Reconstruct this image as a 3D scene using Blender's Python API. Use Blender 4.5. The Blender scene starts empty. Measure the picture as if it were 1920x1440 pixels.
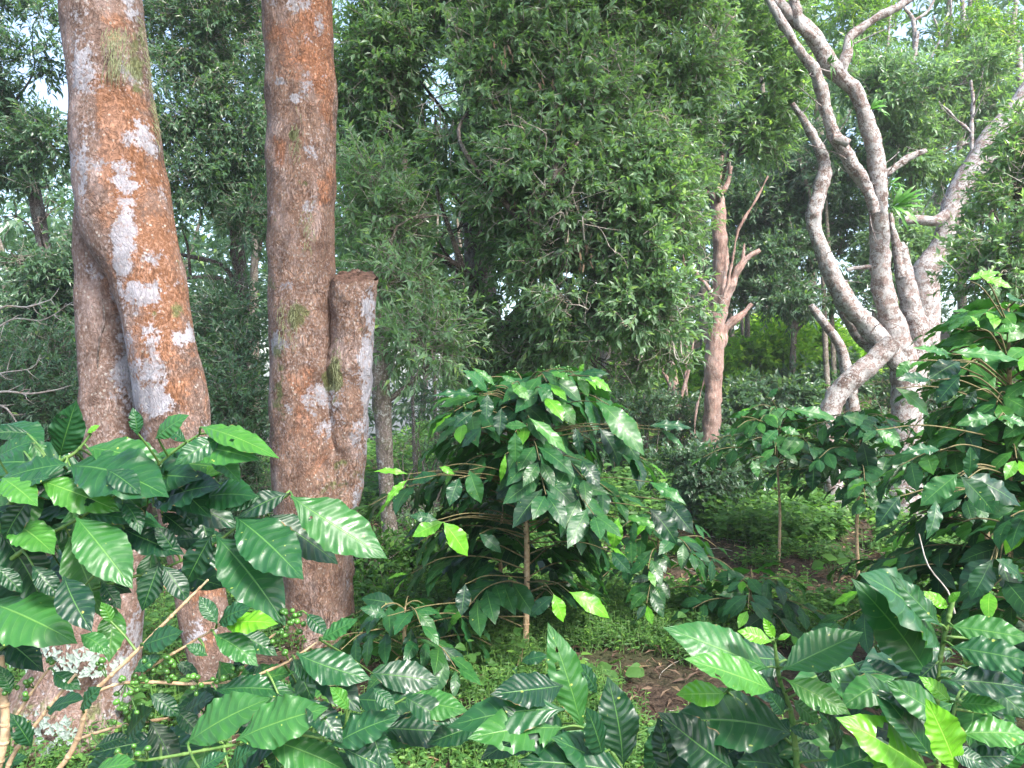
import bpy, math, random
import numpy as np
from mathutils import Vector

# ------------------------------------------------------------------ camera, light, exposure
S = bpy.context.scene
COL = S.collection
F = 1450.0          # focal length in photo pixels (1920 wide)
CAMZ = 1.4
cam = bpy.data.cameras.new('camera'); cam.sensor_width = 36; cam.lens = 36*F/1920
cam.clip_end = 500; cam.clip_start = 0.02
camo = bpy.data.objects.new('camera', cam); COL.objects.link(camo)
camo.location = (0, 0, CAMZ); camo.rotation_euler = (math.radians(90), 0, 0)
S.camera = camo
SUN_EL, SUN_AZ = math.radians(47), math.radians(140)     # azimuth measured clockwise from +Y
W = bpy.data.worlds.new('World'); S.world = W; W.use_nodes = True
nt = W.node_tree; bg = nt.nodes['Background']
sky = nt.nodes.new('ShaderNodeTexSky'); sky.sky_type = 'NISHITA'; sky.sun_disc = False
sky.sun_elevation = SUN_EL; sky.sun_rotation = SUN_AZ; sky.air_density = 1.0; sky.dust_density = 2.5
nt.links.new(sky.outputs[0], bg.inputs[0]); bg.inputs[1].default_value = 0.15
sl = bpy.data.lights.new('sun', 'SUN'); sl.energy = 2.7; sl.angle = math.radians(14); sl.color = (1, 0.96, 0.9)
so = bpy.data.objects.new('sun', sl); COL.objects.link(so)
sd = Vector((math.sin(SUN_AZ)*math.cos(SUN_EL), math.cos(SUN_AZ)*math.cos(SUN_EL), math.sin(SUN_EL)))
so.rotation_euler = sd.to_track_quat('Z', 'Y').to_euler()
S.view_settings.view_transform = 'Standard'; S.view_settings.look = 'None'
S.view_settings.exposure = 2.05; S.view_settings.gamma = 1
S.cycles.max_bounces = 6; S.cycles.diffuse_bounces = 3; S.cycles.glossy_bounces = 2
S.cycles.transmission_bounces = 3; S.cycles.transparent_max_bounces = 4
S.cycles.use_denoising = True
S.cycles.use_adaptive_sampling = True

# ------------------------------------------------------------------ small helpers
R = np.random.RandomState(7)
def P(px, py, d):
    return np.array([(px-960)/F*d, d, CAMZ-(py-720)/F*d])
def unit(v):
    v = np.asarray(v, float); n = np.linalg.norm(v, axis=-1, keepdims=True)
    return v/np.maximum(n, 1e-9)
def _h(ix, iy, iz):
    n = (ix.astype(np.int64)*73856093) ^ (iy.astype(np.int64)*19349663) ^ (iz.astype(np.int64)*83492791)
    n = (n ^ (n >> 13))*1274126177 & 0x7fffffff
    return ((n >> 7) & 0xffff)/65535.0
def vnoise(p, s=1.0):
    p = np.asarray(p, float)*s + 1000.0
    i = np.floor(p).astype(np.int64); f = p-i; f = f*f*(3-2*f); r = 0
    for a in (0, 1):
        for b in (0, 1):
            for c in (0, 1):
                w = (f[..., 0] if a else 1-f[..., 0])*(f[..., 1] if b else 1-f[..., 1])*(f[..., 2] if c else 1-f[..., 2])
                r = r + w*_h(i[..., 0]+a, i[..., 1]+b, i[..., 2]+c)
    return r*2-1
def sstep(a, b, x):
    t = np.clip((x-a)/(b-a), 0, 1); return t*t*(3-2*t)
def gz(x, y):
    x = np.asarray(x, float); y = np.asarray(y, float)
    z = 0.17*np.maximum(0, y-10)*sstep(-4, 2, x)*(1-0.55*sstep(25, 60, y))
    z = z - 0.06*np.maximum(0, y-8)*sstep(0, -6, x)
    q = np.stack([x, y, 0*x], -1)
    return z + 0.05*vnoise(q, 0.7) + 0.02*vnoise(q, 2.3)

class MB:
    """collects geometry with a tint (random, youth) and uv for each point"""
    def __init__(s): s.v = []; s.q = []; s.t = []; s.tint = []; s.uv = []; s.n = 0
    def add(s, v, q=None, t=None, tint=(0.5, 0.0), uv=None):
        v = np.asarray(v, float).reshape(-1, 3); m = len(v)
        if q is not None and len(q): s.q.append(np.asarray(q)+s.n)
        if t is not None and len(t): s.t.append(np.asarray(t)+s.n)
        ti = np.asarray(tint, float)
        if ti.ndim == 1: ti = np.tile(ti, (m, 1))
        if ti.shape[1] == 2: ti = np.column_stack([ti, np.zeros(m)])
        s.tint.append(ti); s.uv.append(np.zeros((m, 2)) if uv is None else np.asarray(uv, float)); s.v.append(v); s.n += m
    def build(s, name, mat, parent=None, smooth=True):
        if not s.n: return None
        V = np.concatenate(s.v); T = np.concatenate(s.tint); U = np.concatenate(s.uv)
        if parent is not None:
            r = parent
            while r.parent: r = r.parent
            V = V-np.array(r.location)
        q = np.concatenate(s.q) if s.q else np.zeros((0, 4), int)
        t = np.concatenate(s.t) if s.t else np.zeros((0, 3), int)
        me = bpy.data.meshes.new(name); me.vertices.add(len(V)); me.vertices.foreach_set('co', V.astype(np.float32).ravel())
        loops = np.concatenate([q.ravel(), t.ravel()]).astype(np.int32)
        me.loops.add(len(loops)); me.loops.foreach_set('vertex_index', loops)
        nq, nt_ = len(q), len(t)
        me.polygons.add(nq+nt_)
        st = np.concatenate([np.arange(nq)*4, nq*4+np.arange(nt_)*3]).astype(np.int32)
        me.polygons.foreach_set('loop_start', st)
        me.polygons.foreach_set('use_smooth', np.full(nq+nt_, smooth))
        me.update(calc_edges=True)
        a = me.attributes.new('tint', 'FLOAT_VECTOR', 'POINT')
        a.data.foreach_set('vector', T.astype(np.float32).ravel())
        u = me.uv_layers.new(name='UVMap'); u.data.foreach_set('uv', U[loops].astype(np.float32).ravel())
        me.materials.append(mat)
        o = bpy.data.objects.new(name, me); COL.objects.link(o)
        if parent is not None: o.parent = parent
        return o
def tag(o, label=None, cat=None, group=None, kind=None):
    if label: o['label'] = label
    if cat: o['category'] = cat
    if group: o['group'] = group
    if kind: o['kind'] = kind
    return o
def thing(name, loc, label, cat, group=None):
    o = bpy.data.objects.new(name, None); COL.objects.link(o); o.location = tuple(float(c) for c in loc)
    o.empty_display_size = .1
    return tag(o, label, cat, group)

# ------------------------------------------------------------------ node helpers / materials
class NT:
    def __init__(s, name):
        s.m = bpy.data.materials.new(name); s.m.use_nodes = True; s.t = s.m.node_tree; s.t.nodes.clear()
        s.out = s.n('ShaderNodeOutputMaterial')
    def n(s, ty, **k):
        o = s.t.nodes.new(ty)
        for a, b in k.items(): setattr(o, a, b)
        return o
    def l(s, a, b): s.t.links.new(a, b)
    def setin(s, node, i, v):
        if isinstance(v, bpy.types.NodeSocket): s.l(v, node.inputs[i])
        elif v is not None: node.inputs[i].default_value = v
    def math(s, op, a, b=None, c=None, clamp=False):
        o = s.n('ShaderNodeMath', operation=op); o.use_clamp = clamp
        for i, v in enumerate((a, b, c)): s.setin(o, i, v)
        return o.outputs[0]
    def mix(s, f, a, b, mode='MIX'):
        o = s.n('ShaderNodeMix', data_type='RGBA', blend_type=mode)
        s.setin(o, 0, f)
        for i, v in ((6, a), (7, b)):
            if isinstance(v, (tuple, list)): v = tuple(v)+(1,) if len(v) == 3 else tuple(v)
            s.setin(o, i, v)
        return o.outputs[2]
    def noise(s, co, scale, det=2, rough=.5, dist=0):
        o = s.n('ShaderNodeTexNoise'); s.setin(o, 'Vector', co); o.inputs['Scale'].default_value = scale
        o.inputs['Detail'].default_value = det; o.inputs['Roughness'].default_value = rough; o.inputs['Distortion'].default_value = dist
        return o.outputs[0]
    def ramp(s, x, a, b, c=0., d=1.):
        o = s.n('ShaderNodeMapRange'); o.interpolation_type = 'SMOOTHSTEP'
        s.setin(o, 0, x)
        for i, v in enumerate((a, b, c, d)): o.inputs[i+1].default_value = v
        return o.outputs[0]
    def scale(s, co, v):
        o = s.n('ShaderNodeMapping'); s.l(co, o.inputs[0]); o.inputs['Scale'].default_value = v
        return o.outputs[0]

def leaf_material(name, dark, mid, young, rough=0.35, spec=0.5, trans=0.25, veins=False, ribs=9, under=None, coat=0.0, tcol=None, vb=1.):
    g = NT(name)
    at = g.n('ShaderNodeAttribute', attribute_name='tint'); sp = g.n('ShaderNodeSeparateXYZ'); g.l(at.outputs['Vector'], sp.inputs[0])
    c = g.mix(sp.outputs[0], dark, mid); c = g.mix(sp.outputs[1], c, young)
    nrm = None
    if veins:
        uv = g.n('ShaderNodeUVMap'); s2 = g.n('ShaderNodeSeparateXYZ'); g.l(uv.outputs[0], s2.inputs[0])
        u, v = s2.outputs[0], s2.outputs[1]
        av = g.math('ABSOLUTE', v)
        q = g.math('MULTIPLY', g.math('SUBTRACT', u, g.math('MULTIPLY', g.math('POWER', av, 1.4), .13)), g.math('MULTIPLY_ADD', sp.outputs[2], float(ribs), float(ribs)))
        fr = g.math('ABSOLUTE', g.math('SUBTRACT', g.math('FRACT', q), .5))      # 0.5 on the vein
        lat = g.math('MULTIPLY', g.ramp(fr, .455, .5), g.ramp(av, .97, .6, 0., .55))
        mid_ = g.ramp(av, .045, .012)
        vein = g.math('MAXIMUM', mid_, lat)
        vc = g.mix(sp.outputs[1], (.10, .24, .055), (.34, .55, .10))
        geo = g.n('ShaderNodeNewGeometry')
        pn = g.noise(geo.outputs['Position'], 22, 3, .6)
        c = g.mix(g.ramp(pn, .35, .7, 0., .45), c, g.mix(.5, c, dark))
        sn = g.noise(geo.outputs['Position'], 95, 1, .5)
        spots = g.math('MULTIPLY', g.ramp(sn, .755, .80), .75)
        c = g.mix(spots, c, (.34, .38, .08))
        bn = g.noise(geo.outputs['Position'], 30, 2)
        c = g.mix(g.math('MULTIPLY', g.ramp(av, .93, 1.0), g.ramp(bn, .62, .7)), c, (.22, .13, .05))
        c = g.mix(g.math('MULTIPLY', vein, .62), c, vc)
        h = g.math('MULTIPLY', g.math('COSINE', g.math('MULTIPLY', q, 6.28318)), g.ramp(av, .02, .3))
        h = g.math('SUBTRACT', h, g.math('MULTIPLY', mid_, 1.5))
        b = g.n('ShaderNodeBump'); b.inputs['Strength'].default_value = .4*vb; b.inputs['Distance'].default_value = .0012
        fine = g.noise(geo.outputs['Position'], 260, 2, .6)
        h = g.math('ADD', h, g.math('MULTIPLY', fine, .5))
        g.l(h, b.inputs['Height']); nrm = b.outputs[0]
    gm = g.n('ShaderNodeNewGeometry')
    if under: c = g.mix(g.math('MULTIPLY', gm.outputs['Backfacing'], .8), c, under)
    p = g.n('ShaderNodeBsdfPrincipled'); g.l(c, p.inputs['Base Color']); p.inputs['Roughness'].default_value = rough
    p.inputs['Specular IOR Level'].default_value = spec
    if veins:
        rr = g.ramp(g.noise(gm.outputs['Position'], 40, 2), .3, .7, rough-.07, rough+.12); g.l(rr, p.inputs['Roughness'])
    if coat: p.inputs['Coat Weight'].default_value = coat; p.inputs['Coat Roughness'].default_value = .22
    if nrm: g.l(nrm, p.inputs['Normal'])
    tr = g.n('ShaderNodeBsdfTranslucent'); tc = g.mix(1.0, c, tcol or (.9, 1.0, .35), 'MULTIPLY')
    tc2 = g.n('ShaderNodeMix', data_type='RGBA', blend_type='MIX'); 
    k = g.n('ShaderNodeHueSaturation'); k.inputs['Value'].default_value = 2.2; g.l(tc, k.inputs['Color']); g.l(k.outputs[0], tr.inputs[0])
    ms = g.n('ShaderNodeMixShader'); ms.inputs[0].default_value = trans
    g.l(p.outputs[0], ms.inputs[1]); g.l(tr.outputs[0], ms.inputs[2]); g.l(ms.outputs[0], g.out.inputs[0])
    return g.m

M = {}
M['coffee'] = leaf_material('coffee_leaf', (.006, .034, .015), (.022, .108, .028), (.11, .33, .016), .36, .42, .18, True, 9, (.05, .17, .04))
M['coffee_far'] = leaf_material('coffee_leaf_mid', (.005, .030, .014), (.017, .092, .028), (.11, .34, .02), .36, .38, .18, True, 9, (.04, .15, .03), vb=.5)
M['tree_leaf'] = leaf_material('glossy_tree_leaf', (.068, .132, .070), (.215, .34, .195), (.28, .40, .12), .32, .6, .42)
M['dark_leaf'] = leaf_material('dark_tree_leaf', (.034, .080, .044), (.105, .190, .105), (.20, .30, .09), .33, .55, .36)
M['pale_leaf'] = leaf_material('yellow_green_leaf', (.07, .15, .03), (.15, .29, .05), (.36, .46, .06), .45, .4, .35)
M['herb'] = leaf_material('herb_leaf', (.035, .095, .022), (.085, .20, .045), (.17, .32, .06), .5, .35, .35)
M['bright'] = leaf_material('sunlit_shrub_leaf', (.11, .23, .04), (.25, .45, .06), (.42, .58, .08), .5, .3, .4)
M['dry'] = leaf_material('dry_leaf', (.060, .036, .026), (.21, .145, .10), (.42, .31, .18), .7, .2, .1, tcol=(1, .8, .5))

def bark_material(name, base, alt, orange, lichen, attr=False, pl=(38, 17), bump=.006, ola=.5, lla=.58, fleck=.5, moss=(.07, .085, .03), mossl=.66, crease=.5, lsc=8.5):
    """uv is in metres around / along the stem; attr: tint = (lichen bias, orange bias, moss bias)"""
    g = NT(name)
    uv = g.n('ShaderNodeUVMap').outputs[0]; ob = g.n('ShaderNodeTexCoord').outputs['Object']
    nz = g.n('ShaderNodeTexNoise'); g.l(ob, nz.inputs['Vector']); nz.inputs['Scale'].default_value = 14; nz.inputs['Detail'].default_value = 3
    wv = g.n('ShaderNodeVectorMath', operation='MULTIPLY_ADD'); g.l(nz.outputs['Color'], wv.inputs[0]); wv.inputs[1].default_value = (.07, .10, .05); g.l(uv, wv.inputs[2])
    co = g.scale(wv.outputs[0], (pl[0], pl[1], 1))
    vo = g.n('ShaderNodeTexVoronoi', feature='DISTANCE_TO_EDGE'); vo.voronoi_dimensions = '2D'; g.l(co, vo.inputs['Vector']); vo.inputs['Scale'].default_value = 1
    cn = g.math('MULTIPLY', g.noise(uv, 45, 3, .7), .22); crack = g.math('MAXIMUM', g.ramp(vo.outputs['Distance'], .0, .20), g.math('MULTIPLY', cn, 2.6, clamp=True))
    fn = g.noise(g.scale(wv.outputs[0], (pl[0]*1.5, pl[1]*.55, 1)), 1, 4, .6)
    fib = g.ramp(g.math('ABSOLUTE', g.math('SUBTRACT', fn, .5)), .0, .055); sm = g.ramp(g.noise(ob, 6.5, 3, .6), .40, .58)
    crack = g.math('MINIMUM', g.math('MAXIMUM', crack, g.math('MULTIPLY', sm, .85)), g.math('MAXIMUM', fib, g.math('MULTIPLY_ADD', sm, -.5, .5)))
    n1 = g.noise(ob, 3.2, 4, .6); n2 = g.noise(ob, 11, 4, .65); n3 = g.noise(ob, 70, 3, .6); n4 = g.noise(ob, 5, 5, .7, .6)
    col = g.mix(g.ramp(n2, .3, .7), base, alt)
    col = g.mix(g.math('MULTIPLY', g.ramp(n3, .42, .66, 0., .75), g.ramp(n1, .35, .6, .35, 1.)), col, (.36, .29, .265))
    sn = g.noise(g.scale(ob, (1, 1, .35)), 7, 5, .65, .4); col = g.mix(g.ramp(sn, .50, .68, 0., .55), col, tuple(c*.38 for c in base))
    pn = g.noise(g.scale(ob, (1, 1, .5)), 4.3, 5, .7, .3); col = g.mix(g.ramp(pn, .52, .66, 0., .5), col, (.42, .33, .31))
    if attr:
        at = g.n('ShaderNodeAttribute', attribute_name='tint'); sp = g.n('ShaderNodeSeparateXYZ'); g.l(at.outputs['Vector'], sp.inputs[0])
        bl, bo, bm = sp.outputs
    else: bl = bo = bm = 0.0
    st = lambda x, k, m: g.math('ADD', g.math('MULTIPLY_ADD', x, k, .5-.5*k), g.math('MULTIPLY', g.math('SUBTRACT', n3, .5), m))
    of = g.ramp(g.math('ADD', st(n4, 1.5, .5), bo), ola, ola+.26)
    col = g.mix(g.math('MULTIPLY', of, .68), col, g.mix(g.ramp(n3, .4, .7), orange, tuple(min(1, c*1.7+.03) for c in orange)))
    n5 = g.noise(ob, lsc, 6, .7, .3)
    lf = g.ramp(g.math('ADD', st(n5, 2.1, .95), bl), lla-.05, lla+.20)
    lc = g.mix(g.ramp(n2, .35, .65), lichen, tuple(c*.66 for c in lichen)); lc = g.mix(g.ramp(g.noise(ob, 38, 4, .7), .52, .66, 0., .6), lc, alt)
    col = g.mix(g.math('MULTIPLY', lf, .88), col, lc)
    vf = g.n('ShaderNodeTexVoronoi'); g.l(ob, vf.inputs['Vector']); vf.inputs['Scale'].default_value = 42
    fl = g.math('MULTIPLY', g.ramp(vf.outputs['Distance'], .27, .17), g.ramp(n2, .42, .6))
    col = g.mix(g.math('MULTIPLY', fl, fleck), col, (.55, .53, .48))
    mf = g.ramp(g.math('ADD', g.noise(ob, 6, 5, .7, .5), bm), mossl, mossl+.1)
    col = g.mix(g.math('MULTIPLY', mf, .85), col, g.mix(n3, moss, tuple(c*2.2 for c in moss)))
    col = g.mix(g.math('MULTIPLY', g.math('SUBTRACT', 1.0, crack), g.math('SUBTRACT', crease, g.math('MULTIPLY', lf, crease*.45))), col, (.035, .02, .016))
    p = g.n('ShaderNodeBsdfPrincipled'); g.l(col, p.inputs['Base Color']); p.inputs['Roughness'].default_value = .85; p.inputs['Specular IOR Level'].default_value = .25
    h = g.math('ADD', g.math('MULTIPLY', crack, g.math('SUBTRACT', 1.0, g.math('MULTIPLY', lf, .5))), g.math('ADD', g.math('MULTIPLY', n3, .5), g.math('MULTIPLY', lf, .25)))
    b = g.n('ShaderNodeBump'); b.inputs['Strength'].default_value = .8; b.inputs['Distance'].default_value = bump; g.l(h, b.inputs['Height']); g.l(b.outputs[0], p.inputs['Normal'])
    g.l(p.outputs[0], g.out.inputs[0])
    return g.m
M['bark_big'] = bark_material('lichened_bark', (.125, .075, .055), (.225, .145, .115), (.20, .078, .028), (.37, .37, .41), True, pl=(75, 32), ola=.66, lla=.80, crease=.34, bump=.006)
M['bark_mid'] = bark_material('scaly_bark', (.145, .078, .052), (.31, .19, .135), (.26, .095, .035), (.38, .38, .42), True, pl=(62, 26), ola=.70, lla=.84, crease=.55, bump=.008)
M['bark_pale'] = bark_material('pale_lichened_bark', (.14, .095, .08), (.27, .20, .18), (.20, .11, .06), (.50, .49, .49), False, pl=(40, 14), ola=.80, lla=.40, moss=(.05, .05, .035), lsc=15, mossl=.66)
M['bark_salmon'] = bark_material('bare_pink_bark', (.26, .15, .12), (.43, .29, .24), (.25, .11, .06), (.40, .36, .36), False, pl=(30, 5), ola=.66, lla=.66, mossl=.75, crease=.4)
M['bark_dark'] = bark_material('dark_bark', (.050, .038, .030), (.10, .08, .065), (.10, .06, .03), (.26, .27, .26), False, pl=(26, 9), ola=.75, lla=.64)
M['bark_grey'] = bark_material('grey_green_bark', (.13, .11, .085), (.20, .17, .13), (.15, .11, .04), (.46, .46, .42), False, pl=(34, 12), ola=.7, lla=.60, lsc=16, fleck=.8, mossl=.55)
M['twig_pale'] = bark_material('bare_twig_bark', (.33, .30, .26), (.45, .41, .36), (.3, .22, .12), (.55, .54, .50), False, pl=(60, 30), bump=.001)

def plain(name, a, b, sc=30, rough=.6, spec=.3, bump=0.0, attr=False):
    g = NT(name); ob = g.n('ShaderNodeTexCoord').outputs['Object']
    n = g.noise(ob, sc, 4, .6); c = g.mix(g.ramp(n, .3, .7), a, b)
    if attr:
        at = g.n('ShaderNodeAttribute', attribute_name='tint'); sp = g.n('ShaderNodeSeparateXYZ'); g.l(at.outputs['Vector'], sp.inputs[0])
        c = g.mix(sp.outputs[1], c, (.30, .03, .012)); c = g.mix(1.0, c, g.mix(sp.outputs[0], (.6, .6, .6), (1.3, 1.3, 1.3)), 'MULTIPLY')
    p = g.n('ShaderNodeBsdfPrincipled'); g.l(c, p.inputs['Base Color']); p.inputs['Roughness'].default_value = rough; p.inputs['Specular IOR Level'].default_value = spec
    if bump:
        bb = g.n('ShaderNodeBump'); bb.inputs['Distance'].default_value = bump; g.l(n, bb.inputs['Height']); g.l(bb.outputs[0], p.inputs['Normal'])
    g.l(p.outputs[0], g.out.inputs[0]); return g.m
M['wood_stem'] = plain('coffee_wood', (.30, .20, .115), (.48, .36, .23), 60, .75, .2, .002)
M['young_wood'] = plain('young_coffee_wood', (.085, .085, .035), (.19, .15, .075), 50, .7, .25, .001)
M['green_stem'] = plain('green_twig', (.06, .15, .03), (.12, .20, .05), 50, .5, .4)
M['berry'] = plain('green_berry', (.035, .11, .018), (.08, .20, .035), 90, .28, .5, 0, True)
M['cut'] = plain('sawn_wood', (.05, .03, .022), (.17, .10, .075), 25, .9, .1, .01)
M['lichen'] = plain('foliose_lichen', (.19, .24, .20), (.33, .39, .34), 60, .9, .1, .003)
M['usnea'] = plain('beard_lichen', (.16, .18, .09), (.30, .32, .18), 60, .95, .1)

def ground_material():
    g = NT('ground_soil'); ob = g.n('ShaderNodeTexCoord').outputs['Object']
    a = g.noise(ob, 1.4, 5, .6); b = g.noise(ob, 22, 5, .7); c = g.noise(ob, 90, 3, .6)
    col = g.mix(g.ramp(b, .35, .65), (.030, .021, .016), (.085, .058, .042))
    col = g.mix(g.ramp(c, .5, .75), col, (.15, .105, .075))
    col = g.mix(g.math('MULTIPLY', g.ramp(a, .45, .62), .5), col, g.mix(b, (.012, .03, .008), (.04, .075, .02)))
    p = g.n('ShaderNodeBsdfPrincipled'); g.l(col, p.inputs['Base Color']); p.inputs['Roughness'].default_value = .95; p.inputs['Specular IOR Level'].default_value = .15
    bb = g.n('ShaderNodeBump'); bb.inputs['Distance'].default_value = .02; g.l(b, bb.inputs['Height']); g.l(bb.outputs[0], p.inputs['Normal'])
    g.l(p.outputs[0], g.out.inputs[0]); return g.m
M['ground'] = ground_material()

# ------------------------------------------------------------------ geometry makers
def spline(pts, step):
    """Catmull-Rom through rows of any width, resampled about every step metres"""
    p = np.asarray(pts, float)
    if len(p) == 2: p = np.array([p[0], (p[0]+p[1])/2, p[1]])
    q = np.vstack([2*p[0]-p[1], p, 2*p[-1]-p[-2]]); out = []
    for i in range(1, len(q)-2):
        d = np.linalg.norm(q[i+1, :3]-q[i, :3]); n = max(1, int(math.ceil(d/step)))
        t = (np.arange(n)/n)[:, None]
        a, b, c, e = q[i-1], q[i], q[i+1], q[i+2]
        out.append(.5*((2*b)+(c-a)*t+(2*a-5*b+4*c-e)*t*t+(3*b-a-3*c+e)*t**3))
    out.append(p[-1:]); return np.vstack(out)
def tube(mb, pts, rad, n=12, step=.08, rough=0.0, rs=6., tint=(0., 0.), cap=True, paint=None, lump=None, flatten=None):
    pr = spline(np.column_stack([np.asarray(pts, float), np.asarray(rad, float)]), step)
    c, r = pr[:, :3], np.maximum(pr[:, 3], 1e-4); m = len(c)
    tg = unit(np.gradient(c, axis=0)); v = np.zeros((m, n+1, 3)); uv = np.zeros((m, n+1, 2))
    a = np.array([0, 1., 0]);  a = a-tg[0]*a.dot(tg[0])
    if np.linalg.norm(a) < .2: a = np.array([1., 0, 0])-tg[0]*tg[0][0]
    a = unit(a); L = np.concatenate([[0], np.cumsum(np.linalg.norm(np.diff(c, axis=0), axis=1))])
    th = np.linspace(0, 2*math.pi, n+1); ct, st = np.cos(th)[:, None], np.sin(th)[:, None]
    for i in range(m):
        a = unit(a-tg[i]*a.dot(tg[i])); b = np.cross(tg[i], a)
        v[i] = c[i]+r[i]*(ct*a+st*b); uv[i, :, 0] = th*r.mean(); uv[i, :, 1] = L[i]
    if rough:
        dirn = unit(v-c[:, None, :])
        k = vnoise(v, rs)*.6+vnoise(v, rs*2.7)*.3+vnoise(v*np.array([1, 1, .35]), rs*7)*.18
        v = v+dirn*(k*rough)[..., None]*np.minimum(1, r/r.mean())[:, None, None]
        if lump is not None: v = v+dirn*lump(v)[..., None]
        v[:, n] = v[:, 0]
    idx = (np.arange(m-1)[:, None]*(n+1)+np.arange(n)[None, :]).ravel()
    q = np.stack([idx, idx+1, idx+n+2, idx+n+1], 1)
    tn = tint
    if paint is not None: tn = paint(v.reshape(-1, 3))
    mb.add(v.reshape(-1, 3), q, tint=tn, uv=uv.reshape(-1, 2))
    if cap:
        for e, o in ((0, 0), (m-1, (m-1)*(n+1))):
            vv = np.vstack([v[e, :n], c[e]]); ii = np.arange(n)
            tr = np.stack([ii, (ii+1) % n, np.full(n, n)], 1)
            if e: tr = tr[:, ::-1]
            k = np.asarray(tn, float); k = k if k.ndim == 1 else k[:1].repeat(n+1, 0)
            mb.add(vv, t=tr[:, ::-1], tint=k, uv=np.zeros((n+1, 2)))
    return c, r, tg
def pxtube(mb, rows, d, n=12, **k):
    """rows: (px, py, width px[, depth])"""
    pts = [P(x[0], x[1], x[3] if len(x) > 3 else d) for x in rows]
    rad = [x[2]/2/F*(x[3] if len(x) > 3 else d) for x in rows]
    return tube(mb, pts, rad, n=n, **k)

PRU = [0, .05, .12, .22, .35, .5, .64, .77, .87, .94, .975, 1]
PRW = [.03, .10, .33, .66, .93, 1, .90, .66, .36, .15, .06, .0]
def leaf(mb, B, T, nh, wid, nu=26, nv=6, arch=.06, wave=.035, rnd=.5, young=0., fold=.12, ribs=9, corr=.012, hole=0, seed=0, twist=0., sway=0.):
    B, T = np.asarray(B, float), np.asarray(T, float); L = np.linalg.norm(T-B); a = (T-B)/L
    n = unit(np.asarray(nh, float)-a*np.dot(nh, a)); s = np.cross(a, n)
    u = np.linspace(0, 1, nu+1)[:, None]; v = np.linspace(-1, 1, nv+1)[None, :]
    r = np.random.RandomState(seed); ph = r.rand(4)*6.28
    w = np.interp(u[:, 0], PRU, PRW)[:, None]
    w = w*(1+.022*np.sin(u*ribs*6.28+ph[0]))
    x = v*w*wid/2
    av = np.abs(v)
    side = np.where(v > 0, ph[1], ph[2])
    fr = (2.6+1.6*r.rand())
    z = wave*L*av**2*np.sin(u*6.28*fr+side)*w + .5*wave*L*av**3*np.sin(u*6.28*fr*2.3+side*2)*w
    z = z + fold*wid*.5*av*w + arch*L*4*u*(1-u)
    z = z + corr*L*np.cos((u-.13*av**1.4)*ribs*6.28)*np.sqrt(av)*(1-.35*av)*w*np.sin(np.pi*u)
    z = z - .10*wid*av**2*w*r.rand()
    tw = twist*(u-.3); xx = x*np.cos(tw)-0*z; zz = z+x*np.sin(tw)
    lat = sway*L*4*u*(1-u)*(1-u*.3)
    V = B+a*(u*L)[..., None]+s*(xx+lat)[..., None]+n*zz[..., None]
    i = np.arange(nu)[:, None]*(nv+1)+np.arange(nv)[None, :]
    q = np.stack([i, i+1, i+nv+2, i+nv+1], -1).reshape(-1, 4)
    if hole:
        cu = ((u[:-1]+u[1:])/2+0*v[:, :-1]).ravel(); cv = (((v[:, :-1]+v[:, 1:])/2)+0*u[:-1]).ravel(); keep = np.ones(len(q), bool)
        for _ in range(hole):
            hu, hv = r.uniform(.2, .8), r.uniform(-.95, .95); rr = r.uniform(.025, .06)
            dd = np.hypot(cu-hu, (cv-hv)*.23)*(1+.35*np.sin(np.arctan2(cv-hv, (cu-hu)*4)*3+hu*9))
            keep &= dd > rr
        q = q[keep]
    UV = np.stack([u+0*v, v+0*u], -1).reshape(-1, 2)
    mb.add(V.reshape(-1, 3), q, tint=(rnd, young, ribs/9.-1), uv=UV)

LEAFT = {   # small leaf templates: (along, across, lift) and triangles
 'lance': (np.array([[0, 0, 0], [.42, .5, .09], [.5, 0, .0], [.42, -.5, .09], [1, 0, -.10]]), np.array([[0, 2, 1], [0, 3, 2], [2, 4, 1], [2, 3, 4]])),
 'ovate': (np.array([[0, 0, 0], [.08, .30, .05], [.38, .5, .10], [.75, .30, .03], [1, 0, -.12], [.75, -.30, .03], [.38, -.5, .10], [.08, -.30, .05], [.4, 0, 0]]),
           np.array([[0, 8, 1], [1, 8, 2], [2, 8, 3], [3, 8, 4], [4, 8, 5], [5, 8, 6], [6, 8, 7], [7, 8, 0]])),
}
def smallleaves(mb, pos, dr, nr, ln, wd, rnd, young, kind='lance'):
    tv, tf = LEAFT[kind]; n = len(pos); a = unit(dr); nn = unit(nr-a*np.sum(nr*a, 1, keepdims=True)); s = np.cross(a, nn)
    V = pos[:, None]+a[:, None]*(tv[None, :, 0:1]*ln[:, None, None])+s[:, None]*(tv[None, :, 1:2]*wd[:, None, None])+nn[:, None]*(tv[None, :, 2:3]*ln[:, None, None])
    k = len(tv); T = (tf[None]+(np.arange(n)*k)[:, None, None]).reshape(-1, 3)
    ti = np.stack([np.repeat(rnd, k), np.repeat(young, k)], 1)
    uv = np.tile(np.stack([tv[:, 0], tv[:, 1]*2], 1), (n, 1))
    mb.add(V.reshape(-1, 3), t=T, tint=ti, uv=uv)
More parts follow.
